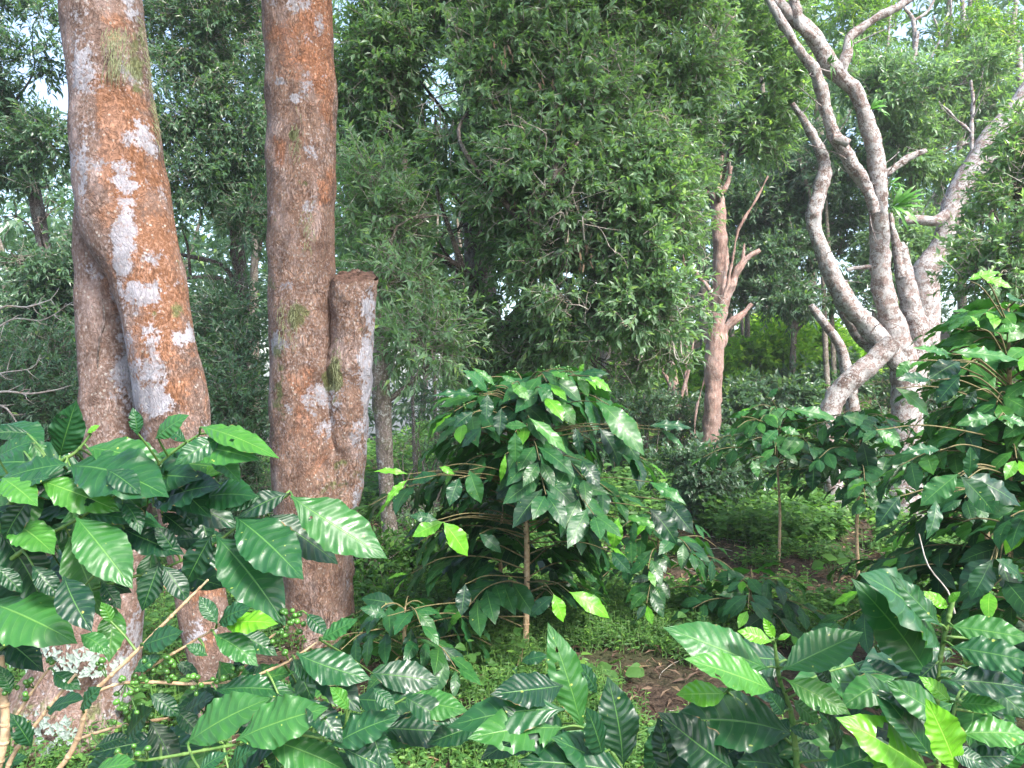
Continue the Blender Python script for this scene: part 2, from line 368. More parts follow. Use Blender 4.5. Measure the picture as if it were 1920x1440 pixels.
def sprays(mb, tw, lobes, ntw, L=.10, Wd=.032, per=11, tlen=.30, young=.08, kind='lance', gap=.45, gs=1.6, rng=R, droop=.35, stick=.0022, fill=.5):
    """twigs with leaves spread through ellipsoid lobes (centre, radii)"""
    vol = np.array([max(1e-3, (l[1][0]*l[1][1]*l[1][2])**(2/3)) for l in lobes]); cnt = (ntw*vol/vol.sum()).astype(int)
    for (c, rr), k in zip(lobes, cnt):
        c = np.asarray(c, float); rr = np.asarray(rr, float)
        d = unit(rng.normal(size=(k*2+8, 3))); r = rng.rand(len(d))**fill
        p = c+d*rr*r[:, None]*(1+.22*vnoise(d*2+c, 1.3))[:, None]
        keep = vnoise(p, gs)*.7+vnoise(p, gs*2.3)*.4 > (gap-.5)
        p, d = p[keep][:k], d[keep][:k]; m = len(p)
        if not m: continue
        td = unit(d*np.array([1, 1, .6])*.9+rng.normal(size=(m, 3))*.55+np.array([0, 0, .10]))
        tl = tlen*rng.uniform(.6, 1.25, m)
        if tw is not None:   # the sticks: 3 sided prisms
            e = p+td*tl[:, None]; s1 = unit(np.cross(td, rng.normal(size=(m, 3))))*stick; s2 = np.cross(td, s1)
            V = np.stack([p-td*.12*tlen+s1*1.6, p-td*.12*tlen-s1*.8+s2*1.4, p-td*.12*tlen-s1*.8-s2*1.4, e+s1*.5, e-s1*.3+s2*.4, e-s1*.3-s2*.4], 1)
            f = np.array([[0, 1, 4, 3], [1, 2, 5, 4], [2, 0, 3, 5]])
            tw.add(V.reshape(-1, 3), (f[None]+(np.arange(m)*6)[:, None, None]).reshape(-1, 4), tint=(.5, 0))
        g = rng.rand(m)                       # tone of the whole twig, as shoots are of one age
        for j in range(per):
            t = (.18+.82*(j+rng.rand(m)*.6)/per)
            base = p+td*(tl*t)[:, None]
            side = unit(np.cross(td, rng.normal(size=(m, 3)))); f = .45+.5*t
            ld = unit(td*f[:, None]+side*(1.0-.35*t)[:, None]+np.array([0, 0, -droop])*rng.rand(m)[:, None])
            nr = unit(np.array([0, 0, 1.])+d*np.array([.7, .7, .2])*.9+np.array([0, -.25, 0])+rng.normal(size=(m, 3))*.45)
            ln = L*rng.uniform(.6, 1.2, m); rn = np.clip(.55*g+.45*rng.rand(m), 0, 1)
            yg = np.where(rng.rand(m) < young, rng.rand(m), 0)*(t > .6)+0.
            smallleaves(mb, base, ld, nr, ln, ln*Wd/L*rng.uniform(.8, 1.2, m), rn, yg, kind)
def LB(px, py, rx, ry, d, rd=None):
    return (P(px, py, d), (rx/F*d, rd if rd else max(rx, ry)*.6/F*d, ry/F*d))
def berry(mb, c, r, ax, rnd=.5, red=0.):
    nu, nv = 8, 6; ax = unit(ax); s = unit(np.cross(ax, [.3, .5, .8])); t = np.cross(ax, s); V = []
    for i in range(nv+1):
        ph = math.pi*i/nv
        for j in range(nu):
            th = 2*math.pi*j/nu; V.append(c+ax*(-math.cos(ph)*r*1.18)+(s*math.cos(th)+t*math.sin(th))*math.sin(ph)*r)
    q = [(i*nu+j, (i+1)*nu+j, (i+1)*nu+(j+1) % nu, i*nu+(j+1) % nu) for i in range(nv) for j in range(nu)]
    mb.add(V, np.array(q)[:, ::-1], tint=(rnd, red))

# ------------------------------------------------------------------ ground
def build_ground():
    mb = MB()
    def sheet(xs, ys, drop=0):
        X, Y = np.meshgrid(xs, ys); Z = gz(X, Y)-drop
        n = len(xs); i = (np.arange(len(ys)-1)[:, None]*n+np.arange(n-1)[None]).ravel()
        mb.add(np.stack([X, Y, Z], -1).reshape(-1, 3), np.stack([i, i+1, i+n+1, i+n], 1))
    def g(a, b, c, d):
        k = np.linspace(-1, 1, d); return a+(b-a)*(.5+.5*np.sign(k)*np.abs(k)**c)
    sheet(g(-160, 160, 2.6, 261), np.concatenate([np.linspace(-30, 0, 20)[:-1], np.linspace(0, 16, 140)[:-1], 16+144*np.linspace(0, 1, 90)**1.8]))
    tag(mb.build('ground', M['ground']), kind='structure')
build_ground()

# ------------------------------------------------------------------ the two big trunks
def painter(blobs, base=(0., 0., 0.), front=None):
    """blobs: (px, py, radius x, radius y, channel, amount) as seen in the photo, on the side that faces the path"""
    def f(v):
        px = 960+v[:, 0]/v[:, 1]*F; py = 720-(v[:, 2]-CAMZ)/v[:, 1]*F
        o = np.tile(np.array(base, float), (len(v), 1))
        jx = 14*vnoise(v, 9)+7*vnoise(v, 23); jy = 14*vnoise(v+7, 9)+7*vnoise(v+3, 23)
        for x, y, rx, ry, ch, am in blobs:
            q = np.hypot((px+jx-x)/rx, (py+jy-y)/ry); o[:, ch] += am*1.15*np.clip(1.45-q*.95, 0, 1)
        return o
    return f
def left_tree():
    D = 3.15; b = P(210, 1380, D); b[2] = gz(b[0], b[1])
    t = thing('leaning_tree', b, 'thick leaning tree with rust orange bark, a grey lichen streak and two legs', 'tree', 'large shade trees')
    blobs = [(232, 560, 20, 260, 0, .42), (215, 420, 22, 90, 0, .3), (275, 700, 30, 110, 0, .38), (258, 265, 36, 26, 0, .5), (155, 120, 34, 110, 0, .28),
             (240, 10, 20, 40, 0, .4), (262, 555, 22, 24, 0, .5), (180, 300, 14, 50, 0, .2), (345, 640, 18, 26, 0, .5), (290, 755, 30, 22, 0, .45), (245, 150, 24, 30, 0, .3),
             (330, 790, 40, 30, 0, .15), (300, 480, 24, 16, 0, .32), (145, 320, 14, 80, 0, .3), (240, 960, 30, 40, 0, .35), (265, 1180, 16, 60, 0, .45), (225, 1300, 24, 110, 0, .45), (360, 1200, 16, 70, 0, .3),
             (320, 620, 75, 150, 1, .36), (270, 400, 75, 180, 1, .38), (215, 240, 50, 110, 1, .32), (225, 90, 60, 90, 1, .22), (390, 1050, 40, 200, 1, .25), (205, 480, 16, 120, 1, .1),
             (265, 110, 20, 60, 2, .2), (330, 560, 16, 60, 2, .12), (100, 1330, 110, 80, 2, .12)]
    pt = painter(blobs)
    mb = MB()
    # the main stem runs down into the near leg; the second leg leaves it at mid height
    pxtube(mb, [(160, -500, 133), (176, -120, 139), (187, 0, 141), (211, 200, 148), (236, 400, 163, D-.02), (278, 520, 131, D-.06), (305, 650, 122, D-.08), (328, 780, 124, D-.06), (352, 960, 104), (382, 1150, 87), (402, 1280, 80), (412, 1400, 91), (420, 1480, 124)],
           D, n=168, step=.011, rough=.016, rs=5, paint=pt)
    pxtube(mb, [(196, 250, 60, D+.02), (198, 330, 96, D+.03), (200, 420, 112, D+.04), (195, 520, 100, D+.05), (199, 650, 102, D+.05), (212, 780, 108, D+.05), (222, 950, 112, D+.04), (205, 1120, 130, D+.03), (160, 1260, 190, D), (125, 1370, 250, D-.02), (110, 1460, 310, D-.02)],
           D, n=150, step=.012, rough=.02, rs=4, paint=pt)
    tr = mb.build('trunk', M['bark_big'], t)
    kb = MB(); rows = []
    for (x, y) in ((192, 560), (196, 600), (186, 640), (184, 690), (186, 730), (178, 770), (174, 830)):
        cx, w, d0 = np.interp(y, [520, 650, 780, 950], [195, 199, 212, 222]), np.interp(y, [520, 650, 780, 950], [100, 102, 108, 112]), D+.05
        k2 = (x-cx)/(w/2); rows.append((x, y, 3.2 if 560 < y < 830 else 1, d0-w/2/F*D*math.sqrt(1-k2*k2)-.001))
    pxtube(kb, rows, D, n=6, step=.01, rough=.003, rs=60); kb.build('bark_crack', M['bark_dark'], tr)
    # leafy lichen rosettes standing off the foot and the stem
    r = np.random.RandomState(3)
    for cx, cy, sp, n in ((120, 1255, 26, 55), (170, 1240, 22, 45), (60, 1235, 24, 40), (125, 1375, 22, 38), (90, 1410, 22, 26), (62, 1360, 16, 16)):
        lb = MB()
        for k in range(n):
            x, y = cx+r.normal()*sp, cy+r.normal()*sp*.7
            if cx < 200: dd = D-.12-.10*r.rand()*0
            else: dd = D-.135
            # put it on the surface: cast from the camera against the tube later is dear, so use the round of the foot
            if cx < 200:
                c0, w0 = (160, 190) if y < 1310 else (125, 250)
                k2 = np.clip((x-c0)/(w0/2), -.97, .97); dd = D-.01-w0/2/F*D*math.sqrt(1-k2*k2)-.012
            p = P(x, y, dd); nrm = unit(np.array([(x-150)/150*.6, -1, .1])); s = r.uniform(.006, .016)
            a = unit(np.cross(nrm, r.normal(size=3))); b2 = np.cross(nrm, a); V = [p]
            for j in range(9):
                th = j/9*6.28; rr = s*(1+.45*math.sin(th*3+k)); V.append(p+(a*math.cos(th)+b2*math.sin(th))*rr-nrm*(-.003-.003*r.rand()))
            lb.add(V, t=np.array([(0, 1+(j+1) % 9, 1+j) for j in range(9)]))
        lb.build('lichen_patch', M['lichen'], tr)
    # beard lichen down the right edge
    ub = MB()
    edge = [(258, 30), (272, 90), (285, 190), (296, 260), (322, 400), (338, 500), (352, 600), (368, 690)]
    for i in range(420):
        k = r.rand()*(len(edge)-1); j = int(k); f = k-j; x = edge[j][0]*(1-f)+edge[j+1][0]*f; y = edge[j][1]*(1-f)+edge[j+1][1]*f
        if vnoise(np.array([[0, 0, y/60.]]))[0] < -.25: continue
        p = P(x-5+r.normal()*3, y, D+.01+r.normal()*.03); e = p+np.array([.012+.016*r.rand(), r.normal()*.01, -.02-.05*r.rand()])
        tube(ub, [p, (p+e)/2+np.array([.008, 0, 0]), e], [.0014, .001, .0004], n=3, step=.02, cap=False)
    for i in range(160):
        x, y = 222+r.normal()*14, 50+r.rand()*90; p = P(x, y, D-.166); e = p+np.array([r.normal()*.006, -.006, -.03-.04*r.rand()])
        tube(ub, [p, (p+e)/2-np.array([0, .005, 0]), e], [.0014, .001, .0004], n=3, step=.02, cap=False)
    ub.build('beard_lichen', M['usnea'], tr)
    return t
lt = left_tree()
def added_canopy(t, top, lobes, bark):  # unseen crown and limbs added above the view to break up sky reflections
    lm, f, tw = MB(), MB(), MB(); top = np.array(top)
    for c, rr in lobes:
        c = np.array(c); tube(lm, [top, (top+c)/2+np.array([0, 0, .3]), c], [.12, .07, .03], n=8, step=.3, rough=.01)
    lm.build('limbs', M[bark], t); sprays(f, None, lobes, 1000, L=.20, Wd=.075, per=9, tlen=.6, gap=.52, gs=.9, rng=np.random.RandomState(2)); f.build('crown', M['tree_leaf'], t, smooth=False)
added_canopy(lt, P(162, -480, 3.15), [((-2.6, 1.5, 6.2), (1.6, 1.6, .8)), ((-1.0, .2, 6.8), (1.7, 1.6, .8)), ((-3.6, 3.6, 6.6), (1.6, 1.6, .9)), ((-1.2, 2.6, 7.4), (1.5, 1.5, .7)), ((.8, -1.4, 6.6), (1.6, 1.5, .8))], 'bark_big')
def middle_tree():
    D = 4.25; b = P(590, 1200, D); b[2] = gz(b[0], b[1])
    t = thing('straight_tree', b, 'straight tree with scaly pink brown bark growing beside its own sawn off stem', 'tree', 'large shade trees')
    blobs = [(575, 300, 70, 500, 1, .10), (560, 5, 40, 20, 0, .45), (525, 150, 16, 9, 0, .5), (580, 150, 16, 20, 0, .4), (565, 180, 12, 10, 0, .5), (600, 45, 10, 24, 0, .4), (585, 290, 12, 22, 0, .35), (590, 395, 18, 22, 0, .5), (545, 525, 10, 14, 0, .45),
             (530, 650, 14, 22, 0, .5), (605, 755, 32, 30, 0, .5), (608, 808, 16, 16, 0, .5), (540, 770, 12, 12, 0, .4), (693, 650, 12, 160, 0, .45), (680, 760, 16, 100, 0, .4), (668, 930, 10, 80, 0, .45), (655, 1060, 10, 90, 0, .3), (640, 700, 20, 20, 0, .2),
             (590, 30, 40, 130, 1, .28), (620, 200, 20, 260, 1, .22), (520, 300, 14, 30, 1, .25), (575, 740, 30, 80, 1, .2), (570, 860, 50, 60, 1, .12), (530, 60, 20, 90, 1, .15),
             (520, 560, 14, 140, 2, .12), (625, 700, 10, 60, 2, .26), (560, 600, 22, 40, 2, .18), (548, 260, 8, 14, 2, .3), (560, 340, 10, 10, 2, .28), (520, 760, 14, 90, 2, .15), (640, 920, 40, 50, 2, .14)]
    pt = painter(blobs); mb = MB()
    def bulge(v):
        px = 960+v[..., 0]/v[..., 1]*F; py = 720-(v[..., 2]-CAMZ)/v[..., 1]*F
        return .012*np.exp(-((py-175)/40)**2)*np.clip((px-590)/30, 0, 1)-.015*np.exp(-((py-870)/60)**2)*np.exp(-((px-600)/30)**2)
    pxtube(mb, [(550, -500, 120), (556, -120, 124), (557, 0, 127), (563, 130, 128), (565, 300, 125), (566, 500, 124), (568, 640, 124), (574, 760, 134), (582, 900, 142), (594, 1050, 132), (598, 1150, 126), (598, 1230, 150)], D, n=150, step=.012, rough=.014, rs=6, paint=pt, lump=bulge)
    tr = mb.build('trunk', M['bark_mid'], t)
    sb = MB()
    pxtube(sb, [(664, 516, 78, D-.06), (664, 540, 86, D-.06), (663, 580, 84, D-.06), (659, 640, 86, D-.05), (653, 740, 84, D-.03), (648, 850, 76, D-.01), (634, 960, 72, D), (627, 1060, 68, D), (622, 1150, 76, D), (622, 1220, 100, D)], D, n=110, step=.010, rough=.024, rs=8, paint=pt, cap=False)
    cz = P(669, 516, D-.06)
    for v in sb.v:
        w = np.clip((v[:, 2]-(cz[2]-.16))/.16, 0, 1); v[:, 2] += w*((v[:, 1]-cz[1])*.42-.01+.018*vnoise(v*np.array([1, 1, 0]), 22))
    st = sb.build('sawn_stem', M['bark_mid'], t)
    cb = MB(); r = np.random.RandomState(9); c = P(664, 516, D-.06); rad = 39/F*D; rings = 7; n = 40; V = []
    for i in range(rings+1):
        for j in range(n):
            th = j/n*6.283; rr = rad*(1.02 if i == 0 else (1-(i)/rings*.97)); x, y = math.cos(th)*rr, math.sin(th)*rr*.95
            V.append(c+np.array([x, y, y*.42-.01+(.03*(r.rand()-.3) if i else -.004)]))
    q = np.array([(i*n+j, i*n+(j+1) % n, (i+1)*n+(j+1) % n, (i+1)*n+j) for i in range(rings) for j in range(n)])
    cb.add(V, q); cb.build('cut_face', M['cut'], st)
    for k, (px, py) in enumerate(((652, 545), (690, 560), (678, 610))): pass
    # torn bark splinters along the seam
    kb = MB()
    for (x0, y0, x1, y1, w) in ((640, 530, 648, 600, 8), (655, 560, 676, 612, 6), (668, 600, 660, 660, 5)):
        pxtube(kb, [(x0, y0, w*.4, D-.155), ((x0+x1)/2+2, (y0+y1)/2, w, D-.165), (x1, y1, w*.3, D-.15)], D, n=7, rough=.003, rs=30, step=.03)
    kb.build('bark_splinters', M['bark_mid'], st)
    for i in range(304):
        cx, cy, dd = [(508, 720, D), (514, 790, D), (556, 262, D-.185), (548, 600, D-.185), (528, 600, D-.17), (632, 690, D-.19), (505, 890, D), (578, 430, D-.19)][i//38]
        if i % 38 == 0: ub = MB()
        p = P(cx+r.normal()*5, cy+r.normal()*22, dd); e = p+np.array([r.normal()*.012, -.008, -.02-.04*r.rand()])
        tube(ub, [p, (p+e)/2-np.array([0, .008, 0]), e], [.0016, .0011, .0005], n=3, step=.02, cap=False)
        if i % 38 == 37: ub.build('beard_lichen', M['usnea'], tr)
    return t
added_canopy(middle_tree(), P(550, -490, 4.25), [((-.6, 4.6, 7.2), (1.8, 1.6, .8)), ((1.4, 3.2, 7.4), (1.7, 1.6, .8)), ((.6, 1.2, 7.8), (1.6, 1.5, .8)), ((2.8, 1.6, 7.0), (1.5, 1.5, .8)), ((3.2, 4.6, 7.6), (1.5, 1.5, .8))], 'bark_mid')

# ------------------------------------------------------------------ trees behind
def tree(name, label, base, stems, lobes=(), bark='bark_dark', leafm='tree_leaf', ntw=1200, group=None, cat='tree', limbs=True, n=14, rough=.01, step=.06, ground=None, bname='trunk', twiggy=0, **sp):
    b = np.array(base, float); t = thing(name, b, label, cat, group)
    mb = MB(); tops = []
    for s in stems:
        d, rows = s[0], s[1]
        c, r, tg = pxtube(mb, rows, d, n=n, rough=rough, rs=9, step=step); tops.append(c)
    if twiggy:
        r = np.random.RandomState(len(label)); allc = np.vstack(tops)
        for k in range(twiggy):
            p = allc[r.randint(len(allc))]; dr = unit(np.array([r.normal(), r.normal()*.6, r.normal()*.5+.5])); L = r.uniform(.1, .5)
            if p[2] < 1.5: continue
            e = p+dr*(L+.06); m = (p+e)/2+r.normal(size=3)*.03; tube(mb, [p, m, e], [.012*(L+.4), .008*(L+.3), .003], n=6, step=.04, rough=.003)
            for j in range(r.randint(0, 4)):
                q = m*.4+e*.6; f = q+unit(r.normal(size=3)+dr)*r.uniform(.05, .2); tube(mb, [q, (q+f)/2+r.normal(size=3)*.012, f], [.004, .003, .0012], n=4, step=.04, cap=False)
    tr = mb.build(bname, M[bark], t)
    if lobes:
        allp = np.vstack(tops); lm = MB()
        if limbs:
            for (c, rr) in lobes:
                c = np.asarray(c)
                j = np.argmin(np.linalg.norm(allp-(c-np.array([0, 0, .5])), axis=1)); s = allp[j]; mid = (s+c)/2+np.array([R.normal()*.15, R.normal()*.15, .1])
                L = np.linalg.norm(c-s); r0 = min(.05, .012+.012*L)
                tube(lm, [s, mid, c], [r0, r0*.6, r0*.3], n=7, step=.15, rough=.01)
                for k in range(5):
                    e = c+unit(R.normal(size=3))*np.array(rr)*.8; m2 = (c+e)/2+R.normal(size=3)*.06
                    tube(lm, [mid*.4+c*.6, m2, e], [r0*.4, r0*.25, .004], n=5, step=.15)
            lm.build('branches', M[bark], t)
        f = MB(); tw = MB(); sprays(f, tw, lobes, ntw, **sp)
        cr = f.build('crown', M[leafm], t, smooth=False); tw.build('twigs', M['twig_pale'], cr)
    return t
def foot(px, d, py=None):
    x = (px-960)/F*d; return (x, d, float(gz(x, d)))
def fy(px, d): # picture row where the ground is at that column and depth
    f = foot(px, d); return 720-(f[2]-CAMZ)/d*F+8

# slim mottled trunk just right of the sawn stem
tree('slender_tree', 'slender white mottled trunk rising just behind the sawn off stem', foot(733, 6.0),
     [(6.0, [(735, fy(733, 6), 30), (734, 1050, 27), (724, 900, 28), (716, 750, 34), (712, 660, 30), (716, 560, 22, 6.3), (735, 430, 16, 6.6), (760, 300, 10, 6.8)]), (6.0, [(712, 760, 14), (690, 700, 12), (660, 640, 10, 6.2)])],
     [LB(790, 640, 90, 70, 6.0), LB(760, 520, 90, 80, 6.3), LB(800, 400, 80, 90, 6.4), LB(700, 380, 60, 120, 6.5)], bark='bark_grey', leafm='tree_leaf', ntw=900, n=24, rough=.012, L=.085, Wd=.026, young=.1)
# the dense tree in the middle
lob = [LB(1010, 60, 190, 120, 7.2), LB(900, 180, 130, 130, 7.0), LB(1100, 230, 150, 140, 6.8), LB(1000, 330, 130, 100, 6.6), LB(1180, 380, 120, 130, 6.8), LB(1100, 480, 140, 110, 6.6),
       LB(1180, 570, 130, 90, 6.7), LB(1070, 600, 90, 60, 7.0), LB(760, 120, 130, 130, 7.6), LB(760, 300, 110, 110, 7.8), LB(1260, 120, 110, 130, 7.4), LB(1240, 280, 90, 110, 7.3), LB(1245, 500, 60, 90, 7.2), LB(880, 420, 70, 60, 7.6), LB(1130, -60, 240, 120, 7.4), LB(800, -40, 180, 120, 7.8),
       LB(700, 230, 90, 130, 7.9), LB(820, 250, 90, 90, 7.3), LB(730, 460, 80, 110, 7.6), LB(850, 590, 80, 60, 7.3), LB(1000, 650, 80, 50, 7.4), LB(980, 450, 70, 80, 7.2), LB(1230, 640, 70, 50, 7.4), LB(1120, 690, 90, 40, 7.6), LB(900, 690, 70, 40, 7.6), LB(770, 560, 60, 60, 7.4)]
tree('dense_evergreen', 'dense glossy evergreen with dark forked trunk behind the middle coffee plant', foot(930, 8.6),
     [(8.6, [(935, fy(930, 8.6), 70), (925, 760, 60), (918, 640, 56), (900, 520, 52), (890, 400, 46), (880, 260, 40), (900, 80, 30), (930, -100, 20)]),
      (8.5, [(930, 640, 34), (985, 570, 26, 8), (985, 480, 16, 6.9), (995, 400, 11, 6.4), (1040, 340, 7, 6.3)]), (8.6, [(905, 700, 26), (850, 655, 20), (800, 640, 12)]), (8.4, [(915, 580, 16), (880, 515, 10, 7.2), (830, 482, 8, 6.8), (780, 462, 4, 6.7)])],
     lob, ntw=15000, leafm='tree_leaf', n=20, rough=.02, L=.086, Wd=.033, tlen=.24, young=.10, gap=.36, gs=1.3, stick=.003)
# hanging dry pods in the middle tree
def pods():
    mb = MB(); r = np.random.RandomState(5)
    for cx, cy in ((945, 90), (1020, 160), (1060, 220), (955, 350), (1075, 300), (1085, 480), (1010, 250)):
        for k in range(9):
            p = P(cx+r.normal()*14, cy+r.normal()*20, 6.45+r.rand()*.1); L = r.uniform(.05, .10)
            leaf(mb, p, p+np.array([r.normal()*.015, r.normal()*.01, -L]), (r.normal(), -1, r.normal()*.4), .018, nu=5, nv=2, rnd=r.rand(), young=r.rand()*.2)
    o = [x for x in S.objects if x.name == 'dense_evergreen'][0]
    mb.build('seed_pods', M['dry'], o)
pods()
def dead_twigs():
    o = [x for x in S.objects if x.name == 'dense_evergreen'][0]; mb = MB(); r = np.random.RandomState(8)
    for c, rr in lob:
        c, rr = np.array(c), np.array(rr)
        for k in range(7):
            d = unit(np.array([r.normal(), -1.1, r.normal()*.9])); p = c+d*rr*.8; e = c+d*rr*1.12+r.normal(size=3)*.14; m = (p+e)/2+r.normal(size=3)*.06
            tube(mb, [p, m, e], [.008, .005, .002], n=5, step=.05)
            for j in range(4):
                q = m*(1-j/4)+e*j/4; f = q+r.normal(size=3)*.11; tube(mb, [q, (q+f)/2+r.normal(size=3)*.02, f], [.0035, .0025, .001], n=3, step=.05, cap=False)
    mb.build('dead_twigs', M['twig_pale'], o)
dead_twigs()
# darker trees on the left, with sky behind
tree('dark_tree', 'dark forked tree standing against the bright sky left of the leaning trunk', foot(120, 11),
     [(11, [(120, fy(120, 11), 30), (115, 700, 28), (100, 560, 26), (75, 420, 24), (60, 345, 24), (30, 260, 22), (0, 180, 20), (-40, 60, 16)]), (11, [(66, 350, 14), (50, 300, 12), (28, 250, 9)])],
     [LB(60, 80, 110, 90, 10.5), LB(20, 170, 70, 60, 10.6), LB(90, 260, 50, 60, 10.4), LB(90, 400, 60, 70, 10.4), LB(30, 480, 90, 80, 10.5), LB(60, 590, 110, 50, 10.8), LB(10, 300, 60, 50, 10.8), LB(150, 470, 60, 80, 11), LB(-40, 20, 110, 100, 11), LB(20, 400, 50, 40, 10.8)],
     ntw=4600, leafm='dark_leaf', L=.11, Wd=.034, gap=.52, gs=1.1, young=.05)
tree('fine_leaved_tree', 'fine leaved dark tree filling the gap between the leaning tree and the straight one', foot(430, 10),
     [(10, [(450, fy(430, 10), 34), (446, 760, 30), (455, 600, 26), (440, 420, 22), (400, 250, 18), (380, 60, 12)]), (10, [(450, 560, 12), (420, 500, 9), (350, 480, 7), (300, 470, 5)]), (9.9, [(452, 540, 10), (400, 520, 8), (340, 522, 5)])],
     [LB(390, 60, 130, 100, 9.5), LB(330, 190, 80, 90, 9.4), LB(440, 240, 90, 90, 9.6), LB(390, 340, 110, 70, 9.6), LB(330, 410, 40, 50, 9.5), LB(470, 400, 40, 60, 9.4), LB(430, 600, 90, 70, 9.6), LB(450, 690, 80, 60, 9.2), LB(400, -60, 180, 90, 10)],
     ntw=4600, leafm='dark_leaf', L=.09, Wd=.028, gap=.45, gs=1.4, young=.05)
tree('bushy_tree', 'leafy thin stemmed tree filling the space above the pruned pink trunk', foot(1333, 12),
     [(12, [(1333, fy(1333, 12), 9), (1336, 760, 8), (1342, 600, 7), (1348, 400, 7), (1360, 200, 7), (1380, 0, 6)])],
     [LB(1350, 60, 120, 110, 9.0), LB(1330, 190, 90, 90, 8.9), LB(1430, 150, 70, 90, 9.2), LB(1400, 260, 70, 60, 9.2), LB(1390, -60, 160, 80, 9.5), LB(1300, 280, 60, 60, 9.0)],
     ntw=3000, leafm='tree_leaf', L=.10, Wd=.034, gap=.42, gs=1.4, young=.12, bark='bark_dark', n=12)
tree('tall_tree', 'tall leafy tree behind the S curved lichened stem', foot(1470, 14),
     [(14, [(1480, fy(1470, 14), 12), (1488, 640, 11), (1490, 560, 10), (1470, 380, 10), (1440, 250, 9), (1420, 60, 8)])],
     [LB(1440, 480, 110, 70, 13.5), LB(1400, 400, 80, 70, 13.6), LB(1480, 360, 60, 80, 13.8), LB(1590, 470, 50, 70, 13.6), LB(1470, 560, 100, 40, 13.2), LB(1570, 400, 60, 60, 14), LB(1460, 260, 60, 60, 14), LB(1640, 570, 80, 70, 13.2), LB(1560, 560, 60, 50, 13.5)],
     ntw=4000, leafm='dark_leaf', L=.12, Wd=.038, gap=.38, gs=1.2, young=.08, bark='bark_grey', n=10)
tree('round_crowned_tree', 'green tree with a rounded crown behind the upper right limbs', foot(1730, 13),
     [(13, [(1730, fy(1730, 13), 16), (1725, 600, 14), (1715, 400, 12), (1700, 230, 10), (1720, 60, 8)])],
     [LB(1720, 160, 110, 70, 12.5), LB(1640, 130, 70, 60, 12.8), LB(1830, 150, 70, 60, 12.6), LB(1730, 290, 80, 80, 12.8), LB(1700, 480, 70, 90, 12.9), LB(1840, 260, 60, 80, 12.8), LB(1660, 330, 60, 60, 13)],
     ntw=3400, leafm='tree_leaf', L=.12, Wd=.038, gap=.45, gs=1.3, young=.14, bark='bark_pale', n=10)
tree('pale_tree', 'yellow green tree with thin white forked branches at the upper right', foot(1840, 15),
     [(15, [(1915, fy(1840, 15), 14), (1915, 500, 12), (1912, 128, 12), (1894, 75, 12), (1860, 40, 10), (1837, 19, 8), (1815, -30, 6)]), (15, [(1894, 75, 10), (1905, 0, 8), (1900, -60, 6)]),
      (15, [(1812, 92, 10), (1807, 40, 9), (1802, -30, 7)]), (15, [(1716, 105, 9), (1712, 40, 8), (1695, 12, 5), (1690, -20, 4)]), (15, [(1712, 40, 6), (1740, 20, 5), (1760, -20, 4)]), (15, [(1665, 85, 5), (1668, 40, 4), (1675, 0, 4)]), (15, [(1745, 110, 4), (1762, 70, 4), (1750, 30, 3)]), (15, [(1780, 110, 4), (1784, 40, 3), (1782, -10, 3)])],
     [LB(1760, 40, 150, 60, 15), LB(1850, 90, 80, 60, 15.2), LB(1640, 40, 70, 60, 15.4), LB(1890, 300, 60, 90, 15), LB(1570, -10, 90, 60, 15.4), LB(1800, 60, 60, 60, 14.6)],
     ntw=900, leafm='pale_leaf', bark='bark_pale', L=.13, Wd=.04, gap=.62, gs=1.0, young=.35, limbs=False)
# near small leaved tree at the right edge
tree('small_leaved_tree', 'dark small leaved tree entering the picture at the right edge', foot(2010, 5.2),
     [(5.2, [(2010, fy(2010, 5.2), 40), (2000, 700, 34), (1985, 400, 26), (1970, 150, 18)])],
     [LB(1935, 250, 30, 60, 5.1, .3), LB(1915, 350, 45, 60, 5.0, .3), LB(1880, 440, 60, 50, 5.0, .3), LB(1910, 520, 70, 50, 5.0, .3), LB(2000, 330, 80, 130, 5.2), LB(1850, 510, 40, 36, 4.9, .3)],
     ntw=1100, leafm='tree_leaf', L=.055, Wd=.024, tlen=.2, gap=.42, gs=2.5, young=.12, per=12)

# salmon pruned tree
D5 = 10.8
tree('pruned_pink_tree', 'bare pink barked tree lopped to short stubs behind the coffee plants', foot(1330, D5),
     [(D5, [(1326, fy(1330, D5), 43.8), (1331, 829, 34.7), (1337, 742, 31.8), (1340, 660, 34.7), (1344, 611, 30.2), (1348, 562, 28.7), (1351, 487, 27.2), (1347, 394, 24.2), (1341, 356, 20.4), (1330, 318, 7.6)]),
      (D5, [(1341, 362, 12.1), (1348, 320, 11.3), (1353, 292, 6.8)]), (D5, [(1346, 372, 6.0), (1366, 340, 9.1), (1370, 312, 5.3)]),
      (D5, [(1352, 650, 16.7), (1361, 615, 15.1), (1388, 592, 11.3), (1410, 570, 6.8)]),
      (D5, [(1350, 600, 19.6), (1362, 555, 18.2), (1380, 514, 15.1), (1399, 486, 11.3), (1424, 469, 7.6)]), (D5, [(1392, 496, 8.3), (1394, 474, 6.8), (1396, 457, 5.3)]),
      (D5, [(1340, 560, 12.1), (1325, 535, 9.8), (1301, 508, 6.0)]), (D5, [(1336, 368, 5.3), (1320, 352, 5.3), (1305, 326, 6.0), (1290, 298, 4.5), (1275, 270, 3.8)]),
      (D5-.2, [(1358, 560, 6.0), (1375, 480, 4.5), (1385, 430, 3.8), (1420, 370, 3.1), (1440, 330, 2.2)]), (D5, [(1318, fy(1330, D5), 12.1), (1306, 860, 6.0), (1304, 780, 3.8), (1324, 700, 3.1)])],
     bark='bark_salmon', n=24, rough=.032, step=.04)
